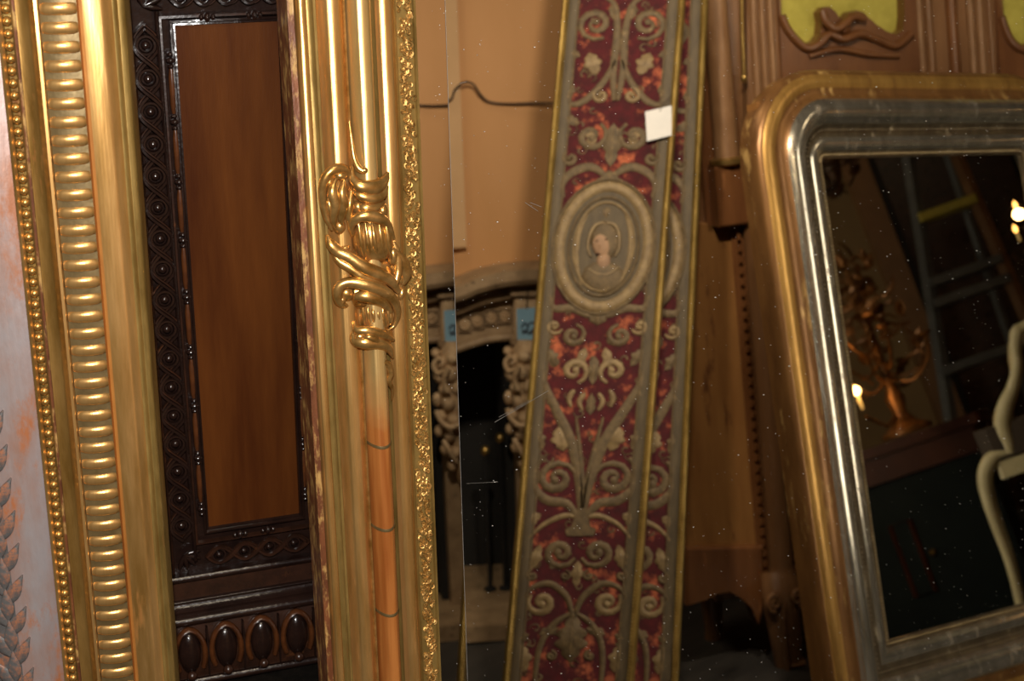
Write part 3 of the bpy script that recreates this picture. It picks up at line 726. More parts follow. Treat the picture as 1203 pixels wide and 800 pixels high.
    mb = k.mb(); mb.box(x0, x1, ya-.01, ya+.10, -.30, -.06); mb.build('firebox_top', 'soot', t, 0)
    mb = k.mb(); mb.box(xc-.02, xb+.02, yf, yf+.035, -.30, .10, .004); mb.build('hearth', 'stone_mantel', t, 20)
    # fire irons standing in the opening
    for px, hh in ((589, 505), (571, 520)):
        c = k.P(px, 560, -.12)
        f = thing('fire_iron', 'dark iron fire tool upright in the hearth opening, ' + ('next to the carved corbel' if px > 580 else 'away from the carved corbel'), 'fire iron', m=MAN.mat() @ Matrix.Translation((MAN.sx*c[0], yf+.035, -.12)))
        L = k.P(px, hh, -.12)[1]-yf-.035
        mb = MB(); mb.lathe_y([(0, .014), (.006, .014), (.010, .005), (L-.03, .004)], 0, 0, 10); mb.build('shaft', 'iron', f, 40)
        mb = MB(); mb.blob((0, L-.018, 0), (.011, .012, .011), 10, 8); mb.build('knob', 'brass', f, 60)
    # chimney breast above: a gently bowed tan surface with a raised strip
    mb = k.mb(); n = 24; vs = []; a, b = k.P(330, 300)[0], k.P(800, 300)[0]
    y0 = k.P(600, 336, -.22)[1]; y1 = MAN.ybottom(0, 2.79)
    mid = k.P(600, 200)[0]
    for i in range(n+1):
        x = a+(b-a)*i/n; h = -.06-.9*(x-mid)**2
        vs += [(x, y0, h), (x, y1, h)]
    fs = [(2*i, 2*i+2, 2*i+3, 2*i+1) for i in range(n)]
    q = len(vs); vs += [(a, y0, -.26), (a, y1, -.26), (b, y0, -.26), (b, y1, -.26)]
    fs += [(0, 1, q+1, q), (2*n, 2*n+1, q+3, q+2), (q, q+1, q+3, q+2), tuple([2*i for i in range(n+1)]+[q+2, q]), tuple([2*i+1 for i in range(n+1)]+[q+3, q+1])]
    mb.add(vs, fs); o = mb.build('wall_chimney', 'tan_wall', None, 40); o.matrix_world = MAN.mat(); struct(o, 'tan plaster chimney breast above the fireplace')
    st = MB(MAN.sx); c0 = k.P(527, 290, -.06)[0]; c1 = k.P(548, 290, -.06)[0]; st.box(c0, c1, k.P(537, 292, -.06)[1], y1-.02, -.075, -.052, .003)
    o = st.build('trim_1', 'trim_tan', None, 20); o.matrix_world = MAN.mat(); struct(o, 'pale raised strip on the chimney breast')
    mb = k.mb(); mb.tube([k.P(*p) for p in catmull([(500, 125, -.06), (528, 118, -.045), (534, 106, -.045), (545, 97, -.045), (556, 99, -.045), (565, 112, -.05), (576, 120, -.055), (600, 122, -.052), (630, 121, -.052), (680, 122, -.054)], 5)], .0024, None, 6)
    o = mb.build('cord', 'cord', None, 60); o.matrix_world = MAN.mat(); tag(o, 'thin dark cord along the tan chimney breast', 'cord')
    # blue price tag
    g = thing('price_tag', 'blue paper tag hanging on the fireplace corbel block', 'tag', m=MAN.mat())
    kt = Pen(MAN, g)
    kt.poly([(607, 363), (632, 361), (633, 407), (608, 409)], .036, .0375, 'card', 'blue_tag')
    kt.tube([(619, 363, .037), (619, 350, .045), (620, 340, .05)], .0012, 'string', 'cord')
    for pts in ([(613, 385), (616, 380), (620, 383), (618, 389), (613, 388)], [(621, 381), (626, 379), (629, 382), (626, 388), (622, 390)], [(614, 392), (618, 390), (622, 392), (626, 390), (629, 391)]):
        kt.tube([(x, y, .038) for x, y in pts], .0022, 'writing', 'ink', .0004)
mat('trim_tan', (.60, .38, .20), (.52, .33, .17), 5, 0, .7)
mat('cord', (.05, .03, .02), None, rough=.7)
fireplace()

# ---- embroidered velvet panels
def embroidered_panel():
    t = thing('embroidered_panel', 'red velvet panel embroidered with gold scrolls and an oval portrait, tagged in white', 'embroidery', TAP, group=None)
    k = Pen(TAP, t); s = TAP.sx
    hw = .1035; yb = floor_y(TAP, -hw, hw, .002, -.02); yt = TAP.p(740, -230)[1]
    rect = (-hw, hw, yb, yt)
    frame_part('gilt_edge', 'tap_edge', t, rect, [(0, -.022), (0, .004), (.003, .008), (.0065, .009), (.0105, .006), (.012, .003)], s)
    frame_part('braid', 'braid', t, rect, arc_prof(.012, .003, .0265, .002, .0012, 6), s)
    frame_part('inner_braid', 'thread', t, rect, half_round(.0265, .0300, .002, .0022, 6), s)
    mb = MB(s); mb.box(-hw+.02, hw-.02, yb+.02, yt-.02, -.004, .001); mb.build('velvet', 'velvet', t, 0)
    mb = MB(s); mb.box(-hw+.002, hw-.002, yb+.002, yt-.002, -.022, -.004); mb.build('backing', 'oak', t, 0)
    mb = MB(s); y = yb+.02
    while y < yt-.02:
        for x in (-hw+.0098, hw-.0098): mb.blob((x, y, .0072), (.0021, .0023, .002), 6, 4)
        y += .0058
    o = mb.build('edge_beads', 'tap_edge', t, 60); o['kind'] = 'stuff'
    C = lambda a, py: k.P(733-.082*py+a*1.14, py, .002)
    S = .00146
    def path(name, pts, w, m='thread', th=.0016, taper=True):
        q = catmull([C(*p) for p in pts], 6); n = len(q)
        ws = [w*S*((.45+.55*sin(pi*(i/(n-1))**.7)) if taper else 1) for i in range(n)]
        mb = MB(s); mb.tube(q, ws, th, 6); mb.build(name, m, t, 60)
    def both(fn, name, pts, *a, **kw):
        for sg in (1, -1): fn(name, [(sg*p[0],)+tuple(p[1:]) for p in pts], *a, **kw)
    def scroll(a, py, r, turns, start, sg, w, m='thread'):
        for side in (1, -1):
            pts = []; n = int(turns*11)
            for i in range(n+1):
                u = i/n; an = radians(start)+sg*2*pi*turns*u; rr = r*(1-.86*u)
                pts.append((side*(a+rr*cos(an)), py-rr*sin(an)))
            q = [C(*p) for p in pts]
            mb = MB(s); mb.tube(q, [w*S*(.55+.6*sin(pi*min(1, i/n*1.15))) for i in range(n+1)], .0017, 6)
            c = C(*pts[-1]); mb.blob((c[0], c[1], .002), (w*S*1.25, w*S*1.25, .0022), 8, 5)
            mb.build('scroll', m, t, 60)
    def leaf(a, py, ang, L, wd, lobes=3, m='thread', mirror=True, h=.0026):
        for side in ((1, -1) if mirror else (1,)):
            out = []; an = radians(ang); N = lobes*6
            for sd in (1, -1):
                rng = range(N+1) if sd == 1 else range(N-1, 0, -1)
                for i in rng:
                    u = i/N; wv = wd*sin(pi*min(1, u*.93+.07))*(.62+.38*abs(sin(pi*lobes*u)))*(.55+.6*u if u < .75 else 1)
                    out.append((u*L, sd*wv*(1 if 0 < u < 1 else 0)))
            poly = []
            for x, y in out:
                X_, Y_ = a+x*cos(an)-y*sin(an), py-(x*sin(an)+y*cos(an)); poly.append(C(side*X_, Y_)[:2])
            mb = MB(s); mb.prism(poly, .0005, h, .0006)
            mb.build('leaf', m, t, 40)
            p0 = C(side*a, py); p1 = C(side*(a+L*.85*cos(an)), py-L*.85*sin(an))
            mb = MB(s); mb.tube([(p0[0], p0[1], h+.0002), (p1[0], p1[1], h+.0002)], .5*S, .0006, 5); mb.build('leaf_vein', 'thread_light', t, 60)
    # top field (repeats above the picture)
    for oy in (-190, 0):
        scroll(27, 28+oy, 19, 1.6, 240, 1, 3.6)
        both(path, 'stem', [(2, 118+oy), (5, 80+oy), (4, 40+oy), (9, 6+oy), (24, -6+oy)], 4.5)
        both(path, 'stem', [(3, 70+oy), (14, 96+oy), (32, 118+oy), (46, 122+oy), (50, 108+oy)], 4)
        leaf(22, 88+oy, 70, 28, 12, 3, 'thread_light'); leaf(40, 66+oy, 20, 16, 7, 2)
        leaf(8, 24+oy, 78, 20, 6, 2); scroll(16, 112+oy, 9, 1.3, 90, -1, 2.6, 'thread_light')
        leaf(44, 100+oy, -60, 18, 8, 2)
    scroll(22, 160, 17, 1.4, 120, 1, 3.6, 'thread'); scroll(42, 186, 9, 1.2, 60, -1, 2.6)
    leaf(20, 172, 80, 22, 8, 2, 'thread_light'); leaf(0, 196, 90, 52, 13, 3, mirror=False); leaf(36, 146, 30, 18, 8, 2)
    both(path, 'stem', [(4, 206), (20, 196), (38, 202), (48, 216), (46, 232)], 5)
    # oval portrait
    cy = 290
    def oval(rx, ry, w, m, name, th=.003, h=.002):
        pts = [(rx*cos(2*pi*i/40), cy+ry*sin(2*pi*i/40)) for i in range(40)]; q = [C(*p) for p in pts]; q = [(x, y, h) for x, y, _ in q]
        mb = MB(s); mb.tube(q, w*S, th, 8, closed=True); mb.build(name, m, t, 60)
    poly = [C(50*cos(2*pi*i/40), cy+76*sin(2*pi*i/40))[:2] for i in range(40)]
    mb = MB(s); mb.prism(poly, .0005, .0022); mb.build('medallion_ground', 'braid', t, 30)
    oval(46, 71, 6.5, 'thread_light', 'medallion_border'); oval(36, 58, 1.8, 'thread', 'medallion_cord'); oval(31, 52, 1.8, 'thread_light', 'medallion_cord'); oval(53, 79, 2, 'thread', 'medallion_cord')
    def blob(name, a, py, rx, ry, rh, m, rot=0):
        c = C(a, py); mb = MB(s); mb.blob((c[0], c[1], .0022), (rx*S, ry*S, rh), 12, 8, radians(rot)); mb.build(name, m, t, 60)
    blob('portrait_hair', 1, 282, 17, 23, .0048, 'thread', 12); blob('portrait_face', -2, 288, 11, 16, .0068, 'flesh_thread', 14)
    blob('portrait_neck', 1, 306, 8, 12, .005, 'flesh_thread'); blob('portrait_shoulders', 2, 326, 25, 19, .0044, 'thread'); blob('portrait_nose', -4, 290, 2, 5, .0085, 'flesh_thread', 14)
    for a, py in ((-7, 284), (2, 282)): blob('portrait_eye', a, py, 1.8, 1.4, .0082, 'velvet_dark')
    blob('portrait_mouth', -5, 299, 3, 1.2, .0074, 'velvet_dark')
    both(path, 'hair_curl', [(2, 262), (10, 265), (15, 276), (16, 292), (12, 302)], 2.4, 'thread_light', th=.005)
    path('collar', [(-14, 316), (-4, 322), (8, 322), (18, 314)], 2.2, 'thread_light', th=.006)
    leaf(0, 256, 90, 14, 6, 2, 'thread', mirror=False)
    both(path, 'wreath', [(20, 250), (27, 275), (27, 305), (20, 335)], 3, 'thread_light')
    leaf(0, 224, 90, 24, 16, 3, mirror=False); leaf(0, 358, -90, 24, 16, 3, mirror=False)
    both(path, 'stem', [(8, 372), (28, 362), (46, 362), (52, 346)], 4.5)
    # under the portrait
    scroll(24, 394, 13, 1.4, 100, 1, 3.2); scroll(44, 384, 9, 1.2, 200, 1, 2.6, 'thread_light'); leaf(10, 408, -75, 26, 8, 2, 'thread_light')
    scroll(20, 436, 15, 1.3, 250, -1, 3.4, 'thread_light'); leaf(38, 430, 60, 24, 9, 3); leaf(46, 455, -60, 22, 9, 3)
    leaf(0, 452, 90, 34, 9, 3, mirror=False); both(path, 'drop', [(7, 462), (12, 472), (8, 482)], 3, 'thread_light'); both(path, 'drop', [(18, 458), (23, 468), (20, 478)], 3, 'thread_light')
    leaf(0, 462, -90, 26, 7, 2, mirror=False)
    both(path, 'stem', [(1, 606), (5, 566), (16, 522), (34, 484), (50, 450), (54, 420)], 6)
    both(path, 'stem', [(1, 600), (3, 560), (9, 520), (14, 490)], 3)
    leaf(24, 530, 75, 30, 13, 3, 'thread_light'); leaf(46, 528, 70, 26, 9, 3)
    scroll(29, 562, 20, 1.6, 160, -1, 4, 'thread'); both(path, 'stem', [(2, 612), (16, 592), (36, 588), (50, 574), (52, 550), (44, 538)], 5)
    both(path, 'stem', [(2, 608), (18, 606), (38, 616), (52, 632)], 3, 'thread_light'); leaf(42, 604, -30, 20, 10, 3, 'thread_light')
    mb = MB(s); mb.prism([C(a, py)[:2] for a, py in ((-4, 596), (4, 596), (10, 618), (16, 622), (14, 630), (-14, 630), (-16, 622), (-10, 618))], .0005, .0034, .0008); mb.build('vase', 'thread', t, 30)
    scroll(19, 650, 17, 1.5, 200, 1, 3.8); leaf(40, 640, -75, 30, 9, 3, 'thread_light'); leaf(0, 690, 90, 32, 8, 3, 'thread_light', mirror=False)
    both(path, 'stem', [(1, 726), (8, 702), (26, 686), (44, 690), (54, 704)], 3.6)
    scroll(34, 708, 15, 1.4, 40, -1, 3.6, 'thread_light'); scroll(12, 676, 6, 1.2, 90, 1, 1.8); scroll(46, 676, 7, 1.2, 90, -1, 2)
    leaf(0, 722, -90, 56, 21, 4, 'thread', mirror=False); leaf(14, 738, -20, 22, 8, 2); both(path, 'stem', [(2, 720), (20, 734), (32, 760), (34, 800), (28, 830)], 3.4)
    leaf(46, 790, 80, 34, 12, 3, 'thread_light'); scroll(20, 770, 6, 1.2, 90, 1, 2); leaf(44, 745, -30, 16, 7, 2); leaf(18, 820, -80, 40, 12, 3); leaf(0, 800, -90, 40, 10, 3, mirror=False); scroll(48, 828, 10, 1.3, 90, 1, 3)
    # fine tendrils filling the velvet: too small to tell apart
    rnd = random.Random(9); mb = MB(s)
    for q_ in range(170):
        py = rnd.uniform(-190, 850); a = rnd.uniform(-52, 52)
        if (a/56)**2+((py-290)/84)**2 < 1: continue
        r = rnd.uniform(3, 6.5); a0 = rnd.uniform(0, 6.28); sg = rnd.choice((-1, 1)); pts = []
        for i in range(9):
            an = a0+sg*i*.62; rr = r*(1-.08*i); pts.append(C(max(-53, min(53, a+rr*cos(an))), py+rr*sin(an)))
        mb.tube([(x, y, .0014) for x, y, _ in pts], [.5*S+.9*S*i/8 for i in range(9)], .0011, 5)
    o = mb.build('tendrils', 'thread', t, 60); o['kind'] = 'stuff'
    return t
mat('velvet_dark', (.06, .02, .015), None, rough=.8)
emb = embroidered_panel()
emb2 = copy_tree(emb)
emb2['label'] = 'red velvet embroidered panel half hidden behind its tagged twin'
emb['group'] = emb2['group'] = 'embroidered velvet panels'
emb2.matrix_world = TAP.mat() @ Matrix.Translation((TAP.sx*.054, .0, -.034)) @ Matrix.Rotation(radians(1.6)*TAP.sx, 4, 'Z')

g = thing('paper_tag', 'small blank white paper tag on the edge of the embroidered panel', 'tag', m=TAP.mat())
kt = Pen(TAP, g); kt.poly([(758, 131), (789, 124), (789, 159), (760, 166)], .0105, .0115, 'card', 'white_tag')
kt.tube([(775, 131, .0115), (782, 118, .012), (792, 110, .006)], .0006, 'string', 'cord')

# ---- silver and gilt mirror with rounded top
def silver_mirror():
    t = thing('silver_mirror', 'silver and gilt mirror with rounded top corners leaning on the wooden cabinet', 'mirror', LPV)
    s = LPV.sx; X = lambda px: LPV.p(px, 450)[0]
    x0 = X(921); W = lambda px: X(px)-x0
    FWd = W(1000)
    ytop = LPV.p(1000, 82, .01)[1]; xin = LPV.p(1203, 215)[0]
    yin = LPV.p(1036, 754)[1]
    rect = (x0, xin+FWd, yin-FWd, ytop); rt = .150
    fp = lambda n, m, prof: frame_part(n, m, t, rect, prof, s, rt, 0)
    fp('outer_edge', 'lp_brown', [(0, -.03), (0, .004), (W(924), .012), (W(926), .013)])
    fp('gilt_torus', 'lp_gilt', arc_prof(W(926), .013, W(939), .017, .004))
    fp('brown_cove', 'lp_brown', arc_prof(W(939), .017, W(950), .024, -.003))
    fp('silver_torus', 'lp_silver', arc_prof(W(950), .024, W(972), .020, .012, 12))
    fp('dark_band', 'lp_dark', arc_prof(W(972), .020, W(983), .012, -.003))
    fp('inner_torus', 'lp_silver', arc_prof(W(983), .012, W(994), .007, .004))
    fp('inner_slope', 'lp_dark', [(W(994), .007), (W(996), .004), (FWd, .003), (FWd, -.004)])
    # small beads round the glass and engraved dots in the dark band: joined, they are only a few pixels
    def dots(w, h, r, name, m, step):
        l = rect_loop(*rect, w, h, rt, 0, 10); mb = MB(s); n = len(l)
        for i in range(n):
            a = Vector(l[i]); b = Vector(l[(i+1) % n]); d = (b-a).length; c = max(1, int(d/step))
            for j in range(c): q = a.lerp(b, j/c); mb.blob(tuple(q), (r, r, r), 6, 4)
        o = mb.build(name, m, t, 60); o['kind'] = 'stuff'
    dots(W(997.5), .005, .0024, 'bead_row', 'lp_bead', .0056); dots(W(977), .0145, .0022, 'engraved_dots', 'lp_dark', .0075)
    gl = MB(s); l = rect_loop(*rect, FWd-.003, 0, rt, 0, 10); gl.add(l, [tuple(range(len(l)))]); gl.build('mirror_glass', 'mirror_old', t, 0)
    bk = MB(s); bk.box(rect[0]+.03, rect[1]-.03, rect[2]+.01, rect[3]-.05, -.03, -.006); bk.build('backing_board', 'oak', t, 0)
    zs = [LPV.real(rect[0], rect[2], -.01).z, LPV.real(rect[1], rect[2], -.01).z]
    return rect, zs
LPR, LPZ = silver_mirror()

# ---- wooden cabinet behind it
def cabinet():
    t = thing('wooden_cabinet', 'carved wooden cabinet with turned columns and yellow cloth behind its fretted door', 'cabinet', CAB)
    k = Pen(CAB, t); s = CAB.sx; yf = CAB.ybottom(0); S = 2.86/F
    ytop = CAB.ybottom(0, 1.62); yl = k.P(890, 705)[1]
    xL = k.P(822, 400)[0]; xR = k.P(1203, 100)[0] + .10
    mb = MB(s); mb.box(xL, xR, yl, ytop, -.24, -.03); mb.build('body', 'walnut', t, 0)
    # lower left panel, rail and arch
    k.poly([(800, 262), (876, 262), (893, 644), (806, 644)], -.03, -.012, 'side_panel', 'oak', .002)
    k.poly([(806, 644), (896, 642), (900, 702), (893, 735), (886, 716), (872, 703), (856, 697), (840, 698), (826, 706), (806, 712)], -.04, .006, 'apron', 'mahogany', .004)
    k.tube([(806, 646, .0), (895, 644, .0)], .006, 'rail_moulding', 'mahogany', n=1)
    # column with a bead string at its side
    x = 0.; r = 15*S; c0 = CAB.p(903.5, 487)[0]
    yk = k.P(918, 680)[1]
    cx = c0
    mb = MB(s); mb.lathe_y([(yk, r*1.12), (yk+.012, r*1.2), (yk+.02, r*1.0), (yk+.03, r*.98), (k.P(880, 262)[1], r*.95), (k.P(880, 250)[1], r*1.2), (k.P(880, 236)[1], r*1.1)], cx, .0, 16); mb.build('column', 'walnut', t, 50)
    mb = MB(s); y = yk+.01
    while y < k.P(880, 250)[1]:
        mb.tube([(cx-r*1.35, y, .0), (cx-r*1.35, y+.012, .0)], .0042, .004, 6); mb.tube([(cx+r*1.3, y, .0), (cx+r*1.3, y+.012, .0)], .0042, .004, 6); y += .021
    o = mb.build('bead_string', 'mahogany', t, 50); o['kind'] = 'stuff'
    mb = MB(s); mb.box(cx-r*1.8, cx+r*1.8, yl, k.P(880, 236)[1], -.05, -.008); mb.build('column_backing', 'mahogany', t, 0)
    # carved knee and leg
    mb = MB(s); q = catmull([k.P(919, 676, .008), k.P(919, 700, .02), k.P(922, 735, .012), k.P(926, 770, 0), k.P(929, 800, -.008)], 5); n = len(q)
    q = q + [(q[-1][0]+.004, yf+.03, -.004), (q[-1][0]+.002, yf, .004)]; n2 = len(q)
    mb.tube(q, [(.046-.022*min(1, i/(n-1))) for i in range(n)] + [.022, .026], [.030-.010*min(1, i/(n-1)) for i in range(n)] + [.02, .024], 12); mb.build('leg', 'walnut', t, 60)
    for sg in (-1, 1):
        c = k.P(919, 701, .03); mb = MB(s); pts = []
        for i in range(15):
            a = -pi/2 + sg*0 + i*.75; rr = .0155*(1-i/17); pts.append((c[0]+sg*(.024+rr*cos(a)), c[1]+rr*sin(a)*1.25, .046))
        mb.tube(pts, .0048, .008, 6); mb.build('volute', 'walnut', t, 60)
    k.tube([(919, 690, .035), (920, 720, .040), (923, 760, .028), (927, 800, .014)], .006, 'leg_ridge', 'walnut', .008)
    for px in (1262,):
        xx = xR-.04; mb = MB(s); mb.tube([(xx, yl+.02, -.03), (xx, (yl+yf)/2, -.02), (xx, yf+.03, -.03), (xx, yf, -.03)], [.04, .026, .018, .024], .024, 10); mb.build('leg', 'walnut', t, 60)
    for xx in (xL+.05, xR-.04):
        mb = MB(s); mb.tube([(xx, yl+.02, -.20), (xx, yf+.02, -.20), (xx, yf, -.20)], [.03, .018, .022], .022, 10); mb.build('leg', 'walnut', t, 60)
    # upper colonnette, ring and plinth
    xu = k.P(851, 120, .02)[0]; ru = 14.5*S
    yr = k.P(853, 190, .02)[1]
    mb = MB(s); mb.lathe_y([(yr, ru*1.0), (yr+.02, ru*.98), (ytop-.05, ru*.94), (ytop-.03, ru*1.2), (ytop, ru*1.2)], xu, .012, 16); mb.build('column', 'pink_wood', t, 50)
    mb = MB(s); mb.lathe_y([(yr-.008, ru*1.1), (yr-.004, ru*1.42), (yr+.004, ru*1.45), (yr+.008, ru*1.1)], xu, .012, 18); mb.build('brass_ring', 'brass', t, 50)
    mb = MB(s); mb.box(xu-ru*1.35, xu+ru*1.3, k.P(855, 264)[1], yr-.006, -.03, .028, .003); mb.build('plinth', 'mahogany', t, 20)
    mb = MB(s); mb.box(xu-ru*1.7, xu+ru*1.6, k.P(855, 270)[1], ytop, -.035, -.012); mb.build('column_backing', 'mahogany', t, 0)
    k.tube([(870, -60, .01), (872, 40, .01), (874, 88, .01)], .0035, 'hinge_rod', 'brass', n=1); mb = MB(s); c = k.P(874, 92, .01); mb.blob((c[0], c[1], .01), (.006, .009, .006), 10, 7); mb.build('hinge_finial', 'brass', t, 60)
    # door: stiles with mouldings, fretted openings over yellow cloth, carved crest
    k.poly([(878, -120), (916, -120), (918, 25), (925, 40), (940, 130), (892, 400), (878, 300)], -.03, -.004, 'door_stile', 'walnut', smooth=20)
    for px, w in ((884, .007), (894, .005), (904, .006)):
        k.tube([(px-3, -120, .0), (px+1, 20, .0), (px+8, 140, .0)], w, 'stile_moulding', 'pink_wood', n=1)
    rail = [(914, -10), (917, 18), (924, 32), (936, 45), (948, 51), (958, 48), (964, 40), (965, 26), (963, 14), (968, 8), (975, 8), (982, 14), (987, 22), (993, 20), (998, 14), (1006, 12), (1014, 14), (1020, 20), (1030, 29), (1042, 37), (1054, 41), (1061, 34), (1063, 18), (1062, -10), (1075, -10), (1090, 200), (925, 200)]
    k.poly(rail, -.03, .006, 'carved_rail', 'mahogany', smooth=20)
    k.tube([(918, 18, .006), (926, 36, .008), (946, 56, .010), (962, 52, .012), (975, 40, .012), (990, 46, .014), (1010, 40, .012), (1030, 46, .010), (1052, 54, .008), (1070, 40, .006)], .008, 'carved_scroll', 'mahogany', .010)
    k.tube([(966, 14, .012), (970, 26, .016), (982, 34, .018), (992, 28, .018), (1002, 20, .016), (1014, 22, .014)], .008, 'carved_scroll', 'mahogany', .010)
    k.tube([(950, 66, .006), (985, 58, .010), (1020, 64, .010), (1055, 66, .006)], .006, 'carved_scroll', 'mahogany', .008)
    c = k.P(992, 34, .012); mb = MB(s); mb.blob(c, (.012, .010, .010), 10, 7); mb.build('carved_boss', 'mahogany', t, 60)
    k.poly([(905, -120), (1080, -120), (1080, 60), (905, 60)], -.03, -.022, 'cloth_panel', 'yellow_cloth')
    k.poly([(1063, -120), (1168, -120), (1180, 30), (1190, 300), (1085, 300), (1070, 40)], -.03, -.002, 'door_stile', 'walnut', smooth=20)
    for px, w, m in ((1079, .006, 'pink_wood'), (1090, .008, 'walnut'), (1117, .011, 'mahogany'), (1139, .007, 'pink_wood'), (1150, .008, 'pink_wood'), (1162, .005, 'walnut')):
        k.tube([(px-6, -120, .0), (px, 10, .0), (px+10, 150, .0)], w, 'stile_moulding', m, n=1)
    k.poly([(1165, -120), (1300, -120), (1300, 70), (1172, 70)], -.03, -.022, 'cloth_panel', 'yellow_cloth')
    k.poly([(1170, -10), (1178, 20), (1186, 42), (1200, 54), (1215, 50), (1222, 30), (1240, 10), (1300, 10), (1300, 200), (1180, 200)], -.03, .006, 'carved_rail', 'mahogany', smooth=20)
    k.tube([(1176, 20, .006), (1186, 46, .008), (1202, 58, .010), (1220, 52, .010)], .008, 'carved_scroll', 'mahogany', .010)
    mb = MB(s); mb.box(xL-.02, xR+.02, ytop, ytop+.05, -.25, .03, .006); mb.build('cornice', 'walnut', t, 20)
    mb = MB(s); mb.box(k.P(880, 500)[0], xR, k.P(1000, 690)[1], k.P(1000, 250)[1], -.03, -.015); mb.build('lower_door', 'oak', t, 0)
cabinet()

# a low wooden block carries the silver mirror off the floor
zb = min(LPZ) - .004
mbk = LPV.mat()
ca = LPV.real(LPR[0]+.06, LPR[2], -.012); cb = LPV.real(LPR[1]-.06, LPR[2], -.012)
low = ca if ca.z < cb.z else cb
d = (Vector((cb.x, cb.y, 0))-Vector((ca.x, ca.y, 0))).normalized(); nn = Vector((-d.y, d.x, 0))
def block(c, z, label):
    m = Matrix((d, nn, Vector((0, 0, 1)))).transposed().to_4x4(); m.translation = Vector((c.x, c.y, 0))
    o = bpy.data.objects.new('wooden_block', None); COL.objects.link(o); o.matrix_world = m; o['label'] = label; o['category'] = 'block'; o['group'] = 'blocks under the silver mirror'
    mb = MB(); mb.box(-.045, .045, -.05, .05, 0, z-.014, .004); mb.build('block_body', 'mahogany', o, 20)
    mb = MB(); mb.box(-.05, .05, -.055, .055, z-.014, z, .003); mb.build('block_cap', 'oak', o, 20)
for c, where in ((ca, 'near the embroidered panels'), (cb, 'away from the embroidered panels')):
    if c.z > .03: block(c, c.z-.006, 'squat wooden block under the silver mirror corner ' + where)

# ------------------------------------------------------------------ what the silver mirror shows: the far end of the shop
UW = reflect_v(reflect_v(Vector((0, 0, 1)), MIR.n), LPV.n)            # real upright as seen after both mirrors
def wplane(px, py, depth, yaw=0):
    n = -ray(px, py).normalized(); n = (n - UW*n.dot(UW)).normalized()
    n = Matrix.Rotation(radians(yaw), 3, UW) @ n
    return Plane((px, py), depth, n, UW, 2)

def sideboard():
    pl = wplane(1065, 525, 4.35, -8)
    yf = pl.ybottom(0)
    t = thing('green_sideboard', 'dark green sideboard with a red brown top, under the gilt candelabra', 'sideboard', m=pl.mat() @ Matrix.Translation((0, yf, 0)))
    H = -yf
    mb = MB(); mb.box(-.26, .20, H-.075, H+.0, -.30, .02, .006); mb.build('drawer_frieze', 'red_table', t, 20)
    mb = MB(); mb.box(-.28, .22, H, H+.03, -.32, .04, .006); mb.build('worktop', 'red_table', t, 20)
    mb = MB(); mb.box(-.25, .19, .04, H-.075, -.30, .0); mb.build('body', 'green_cabinet', t, 0)
    mb = MB(); mb.box(-.26, .20, 0, .05, -.30, .015, .004); mb.build('plinth', 'green_cabinet', t, 20)
    c = Pen(pl, t)
    def q(px, py): x, y = pl.p(px, py); return x, y-yf
    (xa, ya), (xb, yb) = q(1046, 618), q(1100, 694)
    ya, yb = max(ya, yb), min(ya, yb); xa, xb = min(xa, xb), max(xa, xb)
    mb = MB(); mb.box(xa, xb, yb, ya, 0, .006, .002); dr = mb.build('door_panel', 'green_cabinet', t, 20)
    mb = MB(); mb.tube([(xa, yb, .006), (xb, yb, .006), (xb, ya, .006), (xa, ya, .006)], .007, .008, 8, closed=True); mb.build('panel_moulding', 'red_table', dr, 40)
    mb = MB(); mb.blob((xb+.03, (ya+yb)/2, .012), (.010, .010, .012), 10, 7); mb.build('knob', 'brass', dr, 60)
    return pl, H+.03
SBP, SBH = sideboard()

def candle_bulb(parent, x, y, h, s=1):
    mb = MB(); mb.lathe_y([(y-.055*s, .006*s), (y-.012*s, .006*s)], x, h, 8); mb.build('candle', 'cream_paint', parent, 50)
    mb = MB(); mb.lathe_y([(y-.012*s, .003*s), (y-.004*s, .008*s), (y+.004*s, .009*s), (y+.014*s, .006*s), (y+.024*s, .001*s)], x, h, 10); mb.build('bulb', 'bulb', parent, 60)

def leaf_mesh(L, w):
    mb = MB(); mb.tube([(0, 0, 0), (0, L*.3, .006), (0, L*.65, .008), (0, L, 0)], [w*.15, w, w*.8, w*.05], .003, 8); return mb.mesh('leaf', 'bronze_leaf', 60)

